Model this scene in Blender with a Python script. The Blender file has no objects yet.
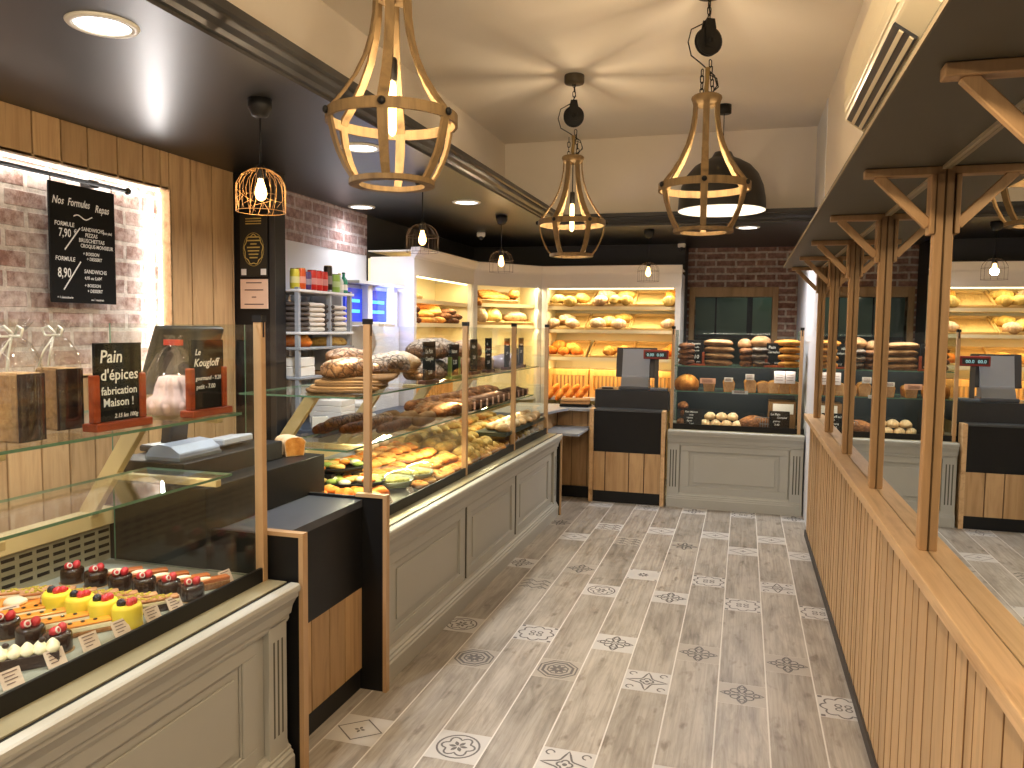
import bpy, bmesh, math, random
from mathutils import Vector, Matrix, Euler
S = bpy.context.scene
COL = S.collection
PI = math.pi
rnd = random.Random(11)

# ------------------------------------------------------------------ camera
f_px = 785.0
cam_d = bpy.data.cameras.new('camera')
cam_d.sensor_width = 36.0
cam_d.lens = f_px / 1024.0 * 36.0
cam_d.clip_start = 0.05
cam = bpy.data.objects.new('camera', cam_d)
COL.objects.link(cam)
right = Vector((0.9588, 0.2837, 0.0120)).normalized()
fwd = Vector((-0.2818, 0.9566, -0.0713)).normalized()
up = right.cross(fwd).normalized()
right = fwd.cross(up).normalized()
mw = Matrix(((right.x, up.x, -fwd.x, 0), (right.y, up.y, -fwd.y, 0), (right.z, up.z, -fwd.z, 1.5), (0, 0, 0, 1)))
cam.matrix_world = mw
S.camera = cam

# ------------------------------------------------------------------ mesh helper
class MB:
    def __init__(s):
        s.v, s.f, s.m, s.t, s.s = [], [], [], [], []
    def add(s, vs, fs, mat=0, tint=1.0, smooth=False):
        o = len(s.v)
        s.v += [tuple(p) for p in vs]
        for k, f in enumerate(fs):
            s.f.append([o + i for i in f]); s.m.append(mat[k] if isinstance(mat, list) else mat); s.t.append(tint[k] if isinstance(tint, list) else tint); s.s.append(smooth)
        return s
    def box(s, a, b, mat=0, tint=1.0):
        x0, y0, z0 = [min(a[i], b[i]) for i in range(3)]; x1, y1, z1 = [max(a[i], b[i]) for i in range(3)]
        vs = [(x0,y0,z0),(x1,y0,z0),(x1,y1,z0),(x0,y1,z0),(x0,y0,z1),(x1,y0,z1),(x1,y1,z1),(x0,y1,z1)]
        return s.add(vs, [(0,3,2,1),(4,5,6,7),(0,1,5,4),(1,2,6,5),(2,3,7,6),(3,0,4,7)], mat, tint)
    def obox(s, c, size, rot=(0,0,0), mat=0, tint=1.0):
        R = Euler(rot).to_matrix(); c = Vector(c); h = Vector(size) / 2
        vs = [c + R @ Vector((sx*h.x, sy*h.y, sz*h.z)) for sz in (-1,1) for sx, sy in ((-1,-1),(1,-1),(1,1),(-1,1))]
        return s.add(vs, [(0,3,2,1),(4,5,6,7),(0,1,5,4),(1,2,6,5),(2,3,7,6),(3,0,4,7)], mat, tint)
    def bar(s, p0, p1, w, h, mat=0, tint=1.0, side=None):
        p0, p1 = Vector(p0), Vector(p1); d = (p1 - p0).normalized()
        a = Vector(side) if side else (Vector((0,0,1)) if abs(d.z) < .9 else Vector((1,0,0)))
        n = d.cross(a).normalized(); b = n.cross(d).normalized()
        vs = [p + n*(i*w/2) + b*(j*h/2) for p in (p0, p1) for i, j in ((-1,-1),(1,-1),(1,1),(-1,1))]
        return s.add(vs, [(0,3,2,1),(4,5,6,7),(0,1,5,4),(1,2,6,5),(2,3,7,6),(3,0,4,7)], mat, tint)
    def prism(s, poly, p0, d, ax, ay, mat=0, tint=1.0, smooth=False):
        """2D polygon (a,b) -> p0 + a*ax + b*ay, extruded by vector d"""
        p0, d, ax, ay = Vector(p0), Vector(d), Vector(ax), Vector(ay); n = len(poly)
        A = [p0 + ax*a + ay*b for a, b in poly]; B = [p + d for p in A]
        s.add(A + B, [tuple(range(n))[::-1], tuple(range(n, 2*n))], mat, tint)
        s.add(A + B, [(i, (i+1) % n, n + (i+1) % n, n + i) for i in range(n)], mat, tint, smooth)
        return s
    def lathe(s, prof, n=20, c=(0,0,0), mat=0, tint=1.0, smooth=True, sx=1, sy=1, a0=0, a1=2*PI, wob=None):
        c = Vector(c); full = abs(a1 - a0 - 2*PI) < 1e-6; k = n if full else n + 1; vs = []
        for r, z in prof:
            for i in range(k):
                a = a0 + (a1 - a0) * i / n; rr = r * (wob(a, z) if wob else 1)
                vs.append(c + Vector((math.cos(a)*rr*sx, math.sin(a)*rr*sy, z)))
        fs = []
        for j in range(len(prof) - 1):
            for i in range(n):
                i2 = (i+1) % k
                fs.append((j*k+i, j*k+i2, (j+1)*k+i2, (j+1)*k+i))
        return s.add(vs, fs, mat, tint, smooth)
    def tube(s, pts, r, n=8, closed=False, mat=0, tint=1.0, smooth=True):
        pts = [Vector(p) for p in pts]; m = len(pts); vs = []; prev = None
        for i, p in enumerate(pts):
            if closed: d = (pts[(i+1) % m] - pts[i-1]).normalized()
            else: d = (pts[min(i+1, m-1)] - pts[max(i-1, 0)]).normalized()
            if prev is None:
                a = Vector((0,0,1)) if abs(d.z) < .9 else Vector((1,0,0)); nn = d.cross(a).normalized()
            else:
                nn = (prev - d*prev.dot(d)).normalized()
            prev = nn; b = d.cross(nn); rr = r[i] if isinstance(r, (list, tuple)) else r
            for k in range(n):
                t = 2*PI*k/n; vs.append(p + (nn*math.cos(t) + b*math.sin(t))*rr)
        fs = []
        for i in range(m if closed else m-1):
            i2 = (i+1) % m
            for k in range(n):
                fs.append((i*n+k, i*n+(k+1) % n, i2*n+(k+1) % n, i2*n+k))
        if not closed:
            fs.append(tuple(range(n))[::-1]); fs.append(tuple((m-1)*n+k for k in range(n)))
        return s.add(vs, fs, mat, tint, smooth)
    def blob(s, c, r, nu=16, nv=10, fn=None, mat=0, tint=1.0, flat=None, e=1.0, tfn=None):
        c = Vector(c); vs = []; fs = []; ds = []
        def sp(x): return math.copysign(abs(x)**e, x)
        for j in range(nv+1):
            ph = -PI/2 + PI*j/nv
            for i in range(nu):
                th = 2*PI*i/nu
                d = Vector((sp(math.cos(ph))*sp(math.cos(th)), sp(math.cos(ph))*sp(math.sin(th)), sp(math.sin(ph))))
                k = fn(d) if fn else 1.0
                ds.append(d)
                p = Vector((d.x*r[0]*k, d.y*r[1]*k, d.z*r[2]*k))
                if flat is not None and p.z < flat: p.z = flat
                vs.append(c + p)
        for j in range(nv):
            for i in range(nu):
                fs.append((j*nu+i, j*nu+(i+1) % nu, (j+1)*nu+(i+1) % nu, (j+1)*nu+i))
        if tfn: tint = [tfn((ds[f[0]]+ds[f[1]]+ds[f[2]]+ds[f[3]])/4) for f in fs]
        return s.add(vs, fs, mat, tint, True)
    def ribbon(s, pts, w, z, closed=False, mat=0, tf=None):
        """flat strip in XY at height z"""
        m = len(pts); L = []; Rr = []
        for i in range(m):
            a = pts[i-1] if (closed or i > 0) else pts[i]; b = pts[(i+1) % m] if (closed or i < m-1) else pts[i]
            dx, dy = b[0]-a[0], b[1]-a[1]; l = math.hypot(dx, dy) or 1e-9; nx, ny = -dy/l*w/2, dx/l*w/2
            L.append((pts[i][0]+nx, pts[i][1]+ny, z)); Rr.append((pts[i][0]-nx, pts[i][1]-ny, z))
        vs = L + Rr
        if tf: vs = [tf(p) for p in vs]
        return s.add(vs, [(i, (i+1) % m, m+(i+1) % m, m+i) for i in range(m if closed else m-1)], mat)
    def mesh(s, name, mats, bevel=0.0, seg=1, off=None):
        bm = bmesh.new(); tl = bm.faces.layers.float.new('tint')
        o = Vector(off) if off is not None else Vector((0,0,0))
        bv = [bm.verts.new(Vector(p) - o) for p in s.v]
        for f, m, t, sm in zip(s.f, s.m, s.t, s.s):
            ids = []
            for i in f:
                if i not in ids: ids.append(i)
            if len(ids) < 3: continue
            try: fc = bm.faces.new([bv[i] for i in ids])
            except ValueError: continue
            fc.material_index = m; fc[tl] = t; fc.smooth = sm
        bmesh.ops.recalc_face_normals(bm, faces=bm.faces)
        if bevel > 0:
            es = [e for e in bm.edges if len(e.link_faces) == 2 and e.calc_face_angle(0) > 0.5]
            bmesh.ops.bevel(bm, geom=es, offset=bevel, segments=seg, affect='EDGES', clamp_overlap=True, profile=0.6)
        me = bpy.data.meshes.new(name); bm.to_mesh(me); bm.free()
        for m in (mats if isinstance(mats, (list, tuple)) else [mats]): me.materials.append(m)
        return me
    def build(s, name, mats, parent=None, world=False, bevel=0.0, seg=1):
        off = parent.location if (parent is not None and world) else None
        o = bpy.data.objects.new(name, s.mesh(name, mats, bevel, seg, off)); COL.objects.link(o)
        if parent is not None: o.parent = parent
        return o

def thing(name, label, cat, loc=(0,0,0), rotz=0.0, group=None):
    o = bpy.data.objects.new(name, None); COL.objects.link(o); o.empty_display_size = .05
    o.location = loc; o.rotation_euler = (0,0,rotz); o['label'] = label; o['category'] = cat
    if group: o['group'] = group
    return o
def tag(o, label, cat, group=None, kind=None):
    o['label'] = label; o['category'] = cat
    if group: o['group'] = group
    if kind: o['kind'] = kind
    return o
def struct(o, label=None, cat=None):
    o['kind'] = 'structure'
    if label: o['label'] = label
    if cat: o['category'] = cat
    return o
def put(name, me, loc, rot=0.0, label=None, cat=None, group=None, parent=None, scale=None):
    o = bpy.data.objects.new(name, me); COL.objects.link(o); o.location = loc
    o.rotation_euler = rot if isinstance(rot, tuple) else (0,0,rot)
    if scale: o.scale = (scale,)*3 if isinstance(scale, (int, float)) else scale
    if label: tag(o, label, cat, group)
    if parent: o.parent = parent
    return o
def dup(root, loc, rotz=None, label=None, group=None):
    r = root.copy(); COL.objects.link(r); r.location = loc
    if rotz is not None: r.rotation_euler = (0,0,rotz)
    if label: r['label'] = label
    if group: r['group'] = group
    for ch in list(root.children):
        c = ch.copy(); COL.objects.link(c); c.parent = r
        for g in list(ch.children):
            d = g.copy(); COL.objects.link(d); d.parent = c
    return r
ORD = ['first','second','third','fourth','fifth','sixth','seventh','eighth','ninth','tenth','eleventh','twelfth']

# ------------------------------------------------------------------ materials
def _nt(name):
    m = bpy.data.materials.new(name); m.use_nodes = True; nt = m.node_tree; nt.nodes.clear()
    out = nt.nodes.new('ShaderNodeOutputMaterial'); return m, nt, out
def N(nt, t, **k):
    n = nt.nodes.new(t)
    for a, b in k.items():
        if hasattr(n, a): setattr(n, a, b)
        else: n.inputs[a.replace('_', ' ')].default_value = b
    return n
def rgb(c): return (c[0], c[1], c[2], 1.0)
def srgb(r, g, b):
    return tuple(((x/255.0)/12.92 if x/255.0 < .04045 else ((x/255.0+.055)/1.055)**2.4) for x in (r, g, b))
def mixc(nt, fac, a, b, mode='MIX'):
    n = nt.nodes.new('ShaderNodeMix'); n.data_type = 'RGBA'; n.blend_type = mode
    for sock, val in ((n.inputs[0], fac), (n.inputs[6], a), (n.inputs[7], b)):
        if hasattr(val, 'is_linked'): nt.links.new(val, sock)
        elif isinstance(val, (int, float)): sock.default_value = val
        else: sock.default_value = rgb(val)
    return n.outputs[2]
def math_(nt, op, a, b=None):
    n = nt.nodes.new('ShaderNodeMath'); n.operation = op
    for sock, val in ((n.inputs[0], a), (n.inputs[1], b)):
        if val is None: continue
        if hasattr(val, 'is_linked'): nt.links.new(val, sock)
        else: sock.default_value = val
    return n.outputs[0]
def ramp(nt, fac, stops):
    n = nt.nodes.new('ShaderNodeValToRGB'); cr = n.color_ramp
    while len(cr.elements) < len(stops): cr.elements.new(.5)
    for e, (p, c) in zip(cr.elements, stops): e.position = p; e.color = rgb(c)
    nt.links.new(fac, n.inputs[0]); return n.outputs[0]
def noise(nt, vec, scale, detail=4, rough=.55, dist=0.0):
    n = nt.nodes.new('ShaderNodeTexNoise'); n.inputs['Scale'].default_value = scale; n.inputs['Detail'].default_value = detail
    n.inputs['Roughness'].default_value = rough; n.inputs['Distortion'].default_value = dist
    nt.links.new(vec, n.inputs['Vector']); return n.outputs[0]
def coords(nt, stretch=(1,1,1), loc=(0,0,0)):
    tc = nt.nodes.new('ShaderNodeTexCoord'); mp = nt.nodes.new('ShaderNodeMapping')
    mp.inputs['Scale'].default_value = stretch; mp.inputs['Location'].default_value = loc
    nt.links.new(tc.outputs['Object'], mp.inputs['Vector']); return mp.outputs[0]
def finish(nt, out, col, rough=.5, metal=0.0, bump=None, bstr=.2, spec=.5, emis=None, es=0.0, coat=0.0, trans=0.0, bdist=.01, sss=0.0):
    p = nt.nodes.new('ShaderNodeBsdfPrincipled')
    if hasattr(col, 'is_linked'): nt.links.new(col, p.inputs['Base Color'])
    else: p.inputs['Base Color'].default_value = rgb(col)
    if hasattr(rough, 'is_linked'): nt.links.new(rough, p.inputs['Roughness'])
    else: p.inputs['Roughness'].default_value = rough
    p.inputs['Metallic'].default_value = metal; p.inputs['Specular IOR Level'].default_value = spec
    p.inputs['Coat Weight'].default_value = coat; p.inputs['Transmission Weight'].default_value = trans
    if emis is not None:
        p.inputs['Emission Color'].default_value = rgb(emis); p.inputs['Emission Strength'].default_value = es
    if bump is not None:
        b = nt.nodes.new('ShaderNodeBump'); b.inputs['Strength'].default_value = bstr; b.inputs['Distance'].default_value = bdist
        nt.links.new(bump, b.inputs['Height']); nt.links.new(b.outputs[0], p.inputs['Normal'])
    nt.links.new(p.outputs[0], out.inputs[0]); return p
def plain(name, col, rough=.5, metal=0.0, spec=.5, emis=None, es=0.0, coat=0.0, var=.06, scale=14.0, bstr=0.0):
    m, nt, out = _nt(name)
    nz = noise(nt, coords(nt), scale, 3)
    c = mixc(nt, nz, tuple(x*(1-var) for x in col), tuple(min(1, x*(1+var)) for x in col))
    finish(nt, out, c, rough, metal, nz if bstr else None, bstr, spec, emis, es, coat); return m
def wood(name, c1, c2, axis=2, rough=.5, scale=18.0, knots=.25, tint=True, bstr=.12):
    m, nt, out = _nt(name)
    st = [9.0, 9.0, 9.0]; st[axis] = .55
    v = coords(nt, tuple(st)); n1 = noise(nt, v, scale/9, 6, .65, .6)
    st2 = [2.2, 2.2, 2.2]; st2[axis] = .45
    n2 = noise(nt, coords(nt, tuple(st2)), 3.0, 3, .5, 1.2)
    f = math_(nt, 'ADD', math_(nt, 'MULTIPLY', n1, .7), math_(nt, 'MULTIPLY', n2, .45))
    c = ramp(nt, f, [(.36, c1), (.60, c2), (.78, tuple(x*.82 for x in c1))])
    if knots:
        n3 = noise(nt, coords(nt, tuple(1.0 if i != axis else .35 for i in range(3)), (3.1, 1.7, .4)), 5.0, 2)
        c = mixc(nt, ramp(nt, n3, [(.66, (0,0,0)), (.80, (knots,)*3)]), c, tuple(x*.35 for x in c1))
    if tint:
        a = nt.nodes.new('ShaderNodeAttribute'); a.attribute_name = 'tint'
        c = mixc(nt, 1.0, c, a.outputs['Color'], 'MULTIPLY')
    finish(nt, out, c, rough, 0, n1, bstr, .35, bdist=.004); return m
def brick(name, axis, c1, c2, mortar, wash=None, washamt=.5, bw=.235, bh=.078, seed=0.0, mort=.011):
    m, nt, out = _nt(name)
    tc = nt.nodes.new('ShaderNodeTexCoord'); sep = nt.nodes.new('ShaderNodeSeparateXYZ'); nt.links.new(tc.outputs['Object'], sep.inputs[0])
    cmb = nt.nodes.new('ShaderNodeCombineXYZ'); nt.links.new(sep.outputs[1 if axis == 'x' else 0], cmb.inputs[0]); nt.links.new(sep.outputs[2], cmb.inputs[1])
    wob = nt.nodes.new('ShaderNodeTexNoise'); wob.inputs['Scale'].default_value = 9.0; nt.links.new(cmb.outputs[0], wob.inputs['Vector'])
    vm = nt.nodes.new('ShaderNodeVectorMath'); vm.operation = 'MULTIPLY_ADD'; nt.links.new(wob.outputs[1], vm.inputs[0])
    vm.inputs[1].default_value = (.012, .012, 0); nt.links.new(cmb.outputs[0], vm.inputs[2])
    b = nt.nodes.new('ShaderNodeTexBrick'); nt.links.new(vm.outputs[0], b.inputs['Vector'])
    b.inputs['Scale'].default_value = 1.0; b.inputs['Brick Width'].default_value = bw; b.inputs['Row Height'].default_value = bh
    b.inputs['Mortar Size'].default_value = mort; b.inputs['Mortar Smooth'].default_value = .25; b.inputs['Bias'].default_value = 0.0
    b.inputs['Color1'].default_value = rgb(c1); b.inputs['Color2'].default_value = rgb(c2); b.inputs['Mortar'].default_value = rgb(mortar)
    n1 = noise(nt, tc.outputs['Object'], 26.0, 6, .7); n2 = noise(nt, tc.outputs['Object'], 6.0, 4, .6)
    c = mixc(nt, .55, b.outputs[0], ramp(nt, n1, [(.3, (.35,.33,.32)), (.7, (1.0,1.0,1.0))]), 'MULTIPLY')
    c = mixc(nt, .6, c, ramp(nt, n1, [(.25, (.55,.55,.55)), (.75, (1.3,1.3,1.3))]), 'MULTIPLY')
    if wash:
        wf = ramp(nt, math_(nt, 'ADD', math_(nt, 'MULTIPLY', n2, .6), math_(nt, 'MULTIPLY', n1, .4)), [(.42, (0,0,0)), (.66, (washamt,)*3)])
        c = mixc(nt, wf, c, wash)
    h = math_(nt, 'ADD', math_(nt, 'MULTIPLY', b.outputs[1], -1.0), math_(nt, 'MULTIPLY', n1, .5))
    finish(nt, out, c, .85, 0, h, .55, .2, bdist=.012); return m
def glass(name, tintc=(.94,.97,.95), refl=.05, edge=.55):
    m, nt, out = _nt(name)
    t = N(nt, 'ShaderNodeBsdfTransparent'); t.inputs[0].default_value = rgb(tintc)
    g = N(nt, 'ShaderNodeBsdfGlossy'); g.inputs[0].default_value = (1,1,1,1); g.inputs['Roughness'].default_value = .02
    lw = N(nt, 'ShaderNodeLayerWeight'); lw.inputs[0].default_value = .5
    fac = math_(nt, 'ADD', math_(nt, 'MULTIPLY', math_(nt, 'POWER', lw.outputs['Facing'], 4.0), edge), refl)
    mx = N(nt, 'ShaderNodeMixShader'); nt.links.new(fac, mx.inputs[0]); nt.links.new(t.outputs[0], mx.inputs[1]); nt.links.new(g.outputs[0], mx.inputs[2])
    nt.links.new(mx.outputs[0], out.inputs[0]); return m
def emit(name, col, s):
    m, nt, out = _nt(name); e = N(nt, 'ShaderNodeEmission'); e.inputs[0].default_value = rgb(col); e.inputs[1].default_value = s
    nt.links.new(e.outputs[0], out.inputs[0]); return m
def crust(name, dark, mid, light, flour=0.0, scale=22.0, bstr=.5, rough=.7, fl=(.78,.72,.62), crack=0.0):
    m, nt, out = _nt(name); v = coords(nt)
    oi = nt.nodes.new('ShaderNodeObjectInfo')
    n1 = noise(nt, v, scale, 5, .65); n2 = noise(nt, v, scale*3.2, 4, .7)
    geo = nt.nodes.new('ShaderNodeNewGeometry'); sp = nt.nodes.new('ShaderNodeSeparateXYZ'); nt.links.new(geo.outputs['Normal'], sp.inputs[0])
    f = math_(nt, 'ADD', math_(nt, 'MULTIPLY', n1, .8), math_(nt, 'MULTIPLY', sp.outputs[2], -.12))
    f = math_(nt, 'ADD', f, math_(nt, 'MULTIPLY', math_(nt, 'SUBTRACT', oi.outputs['Random'], .5), .16))
    c = ramp(nt, f, [(.18, light), (.38, mid), (.62, dark)])
    if flour:
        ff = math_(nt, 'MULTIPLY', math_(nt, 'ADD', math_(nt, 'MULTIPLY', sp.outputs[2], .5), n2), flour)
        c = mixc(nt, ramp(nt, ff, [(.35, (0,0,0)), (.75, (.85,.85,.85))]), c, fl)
    if crack:
        vo = nt.nodes.new('ShaderNodeTexVoronoi'); vo.feature = 'DISTANCE_TO_EDGE'; vo.inputs['Scale'].default_value = scale*1.1
        wv = nt.nodes.new('ShaderNodeVectorMath'); wv.operation = 'MULTIPLY_ADD'; wn_ = nt.nodes.new('ShaderNodeTexNoise'); wn_.inputs['Scale'].default_value = scale*1.5
        nt.links.new(v, wn_.inputs['Vector']); nt.links.new(wn_.outputs[1], wv.inputs[0]); wv.inputs[1].default_value = (.03,.03,.03); nt.links.new(v, wv.inputs[2]); nt.links.new(wv.outputs[0], vo.inputs['Vector'])
        c = mixc(nt, ramp(nt, vo.outputs[0], [(.02, (crack,)*3), (.10, (0,0,0))]), c, tuple(x*.45 for x in dark))
        n1 = math_(nt, 'ADD', n1, math_(nt, 'MINIMUM', math_(nt, 'MULTIPLY', vo.outputs[0], 4.0), .6))
    a = nt.nodes.new('ShaderNodeAttribute'); a.attribute_name = 'tint'
    c = mixc(nt, 1.0, c, a.outputs['Color'], 'MULTIPLY')
    finish(nt, out, c, rough, 0, math_(nt, 'ADD', n1, math_(nt, 'MULTIPLY', n2, .5)), bstr, .3, bdist=.006); return m

OAK = wood('oak_planks', srgb(170,132,90), srgb(204,168,122), 2, .5)
OAKY = wood('oak_ledge', srgb(186,146,102), srgb(220,184,138), 1, .45, knots=.08)
OAKZ = wood('oak_posts', srgb(160,124,84), srgb(192,154,110), 2, .5, knots=.05)
SLATW = wood('oak_slats', srgb(190,152,108), srgb(206,170,124), 2, .5, knots=.1)
OAKD = wood('oak_dark', srgb(146,112,72), srgb(178,142,96), 2, .5)
LAMPW = wood('lamp_wood', srgb(98,80,54), srgb(136,112,76), 2, .7, knots=.0)
BLACK = plain('black_laminate', (.007,.007,.0075), .45, spec=.3)
BLACKM = plain('black_metal', (.007,.0065,.006), .5, spec=.3)
SOFF = plain('soffit_black', (.020,.019,.018), .38, spec=.5)
DARKW = plain('dark_wall', (.016,.015,.013), .6)
CREAM = plain('cream_plaster', srgb(242,232,216), .9, var=.03, scale=3)
WHITEP = plain('white_paint', srgb(228,228,232), .6, var=.02)
GREY = plain('grey_paint', srgb(178,178,170), .5, var=.04, scale=6)
GREYD = plain('grey_groove', srgb(86,84,74), .7)
CABW = plain('cabinet_white', srgb(222,216,206), .5, var=.03)
CABIN = plain('cabinet_interior', srgb(246,228,180), .7, var=.02)
GOLD = plain('satin_champagne', srgb(190,156,116), .42, metal=.2, var=.05)
RAIL = plain('cream_rail', srgb(206,184,134), .45, var=.04)
STEEL = plain('brushed_ledge', srgb(186,178,148), .3, metal=.35, var=.05)
DECK = plain('case_deck', srgb(150,150,138), .45, var=.05)
GLASS = glass('clear_glass', (.955,.972,.96), .022, .45)
GEDGE = plain('glass_edge', srgb(92,128,104), .15, spec=.6, emis=srgb(70,110,86), es=.05)
MIRROR = None
m_, nt_, out_ = _nt('mirror_silver'); g_ = N(nt_, 'ShaderNodeBsdfGlossy'); g_.inputs[0].default_value = (.88,.89,.87,1); g_.inputs['Roughness'].default_value = 0.0
nt_.links.new(g_.outputs[0], out_.inputs[0]); MIRROR = m_
CHALK = plain('chalk_board', (.009,.009,.009), .8, spec=.2)
CHALKW = plain('chalk_white', (.80,.80,.76), .9, emis=(.8,.8,.76), es=.10, var=.03)
CHALKG = plain('chalk_gold', srgb(206,178,96), .8, var=.1)
SIGNR = wood('sign_wood_red', srgb(120,48,22), srgb(160,72,36), 0, .4, knots=0)
PAPER = plain('white_paper', srgb(232,228,222), .8, var=.03)
CARD = plain('price_card', srgb(222,200,182), .7, var=.03)
INK = plain('card_ink', srgb(110,84,80), .8)
KRAFT = plain('kraft_paper', srgb(176,136,92), .95, spec=.1, var=.12, scale=9, bstr=.1)
KRAFTD = plain('kraft_paper_dark', srgb(122,92,62), .95, spec=.1, var=.15, scale=9, bstr=.1)
CHROME = plain('chrome', (.62,.62,.62), .25, metal=1.0)
GREYPL = plain('grey_plastic', srgb(128,132,138), .4, var=.03)
LGREY = plain('light_grey_shelf', srgb(150,156,166), .4, var=.04)
WHITEPL = plain('white_plastic', srgb(226,222,208), .35, var=.02)
DKGREY = plain('dark_grey_plastic', (.03,.032,.036), .35)
BULB = emit('bulb_glow', (1.0,.58,.20), 9.0)
SPOTE = emit('spot_diffuser', (1.0,.98,1.0), 6.0)
LEDW = emit('led_white', (1.0,.97,.92), 9.0)
LEDY = emit('led_warm', (1.0,.80,.42), 5.0)
def lamp(kind, name, loc, power, col=(1,1,1), size=.1, size_y=None, rot=(0,0,0), spot=None, blend=.5):
    l = bpy.data.lights.new(name, kind); l.energy = power; l.color = col
    if kind == 'AREA':
        l.shape = 'RECTANGLE' if size_y else 'DISK'; l.size = size
        if size_y: l.size_y = size_y
    else: l.shadow_soft_size = size
    if kind == 'SPOT': l.spot_size = spot; l.spot_blend = blend
    o = bpy.data.objects.new(name, l); COL.objects.link(o); o.location = loc; o.rotation_euler = rot; return o
def text(parent, s, loc, size, mat=None, shear=0.0, rot=(PI/2,0,0), align='LEFT', sp=1.0, sx=1.0, name='lettering'):
    c = bpy.data.curves.new(name, 'FONT'); c.body = s; c.size = size; c.shear = shear; c.align_x = align; c.space_character = sp
    c.resolution_u = 2; c.extrude = .0002; c.offset = size*.012
    c.materials.append(mat or CHALKW); tmp = bpy.data.objects.new(name, c); COL.objects.link(tmp)
    me = bpy.data.meshes.new_from_object(tmp); bpy.data.objects.remove(tmp); bpy.data.curves.remove(c)
    o = bpy.data.objects.new(name, me); COL.objects.link(o); o.parent = parent
    o.location = loc; o.rotation_euler = rot; o.scale = (sx,1,1); return o
def pane(mb, a, b, m=0, me=1):
    """thin glass slab: two large faces clear, four thin edges green"""
    d = [abs(a[i]-b[i]) for i in range(3)]; k = d.index(min(d))
    mats = {0:[me,me,me,m,me,m], 1:[me,me,m,me,m,me], 2:[m,m,me,me,me,me]}[k]
    return mb.box(a, b, mats)
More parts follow.
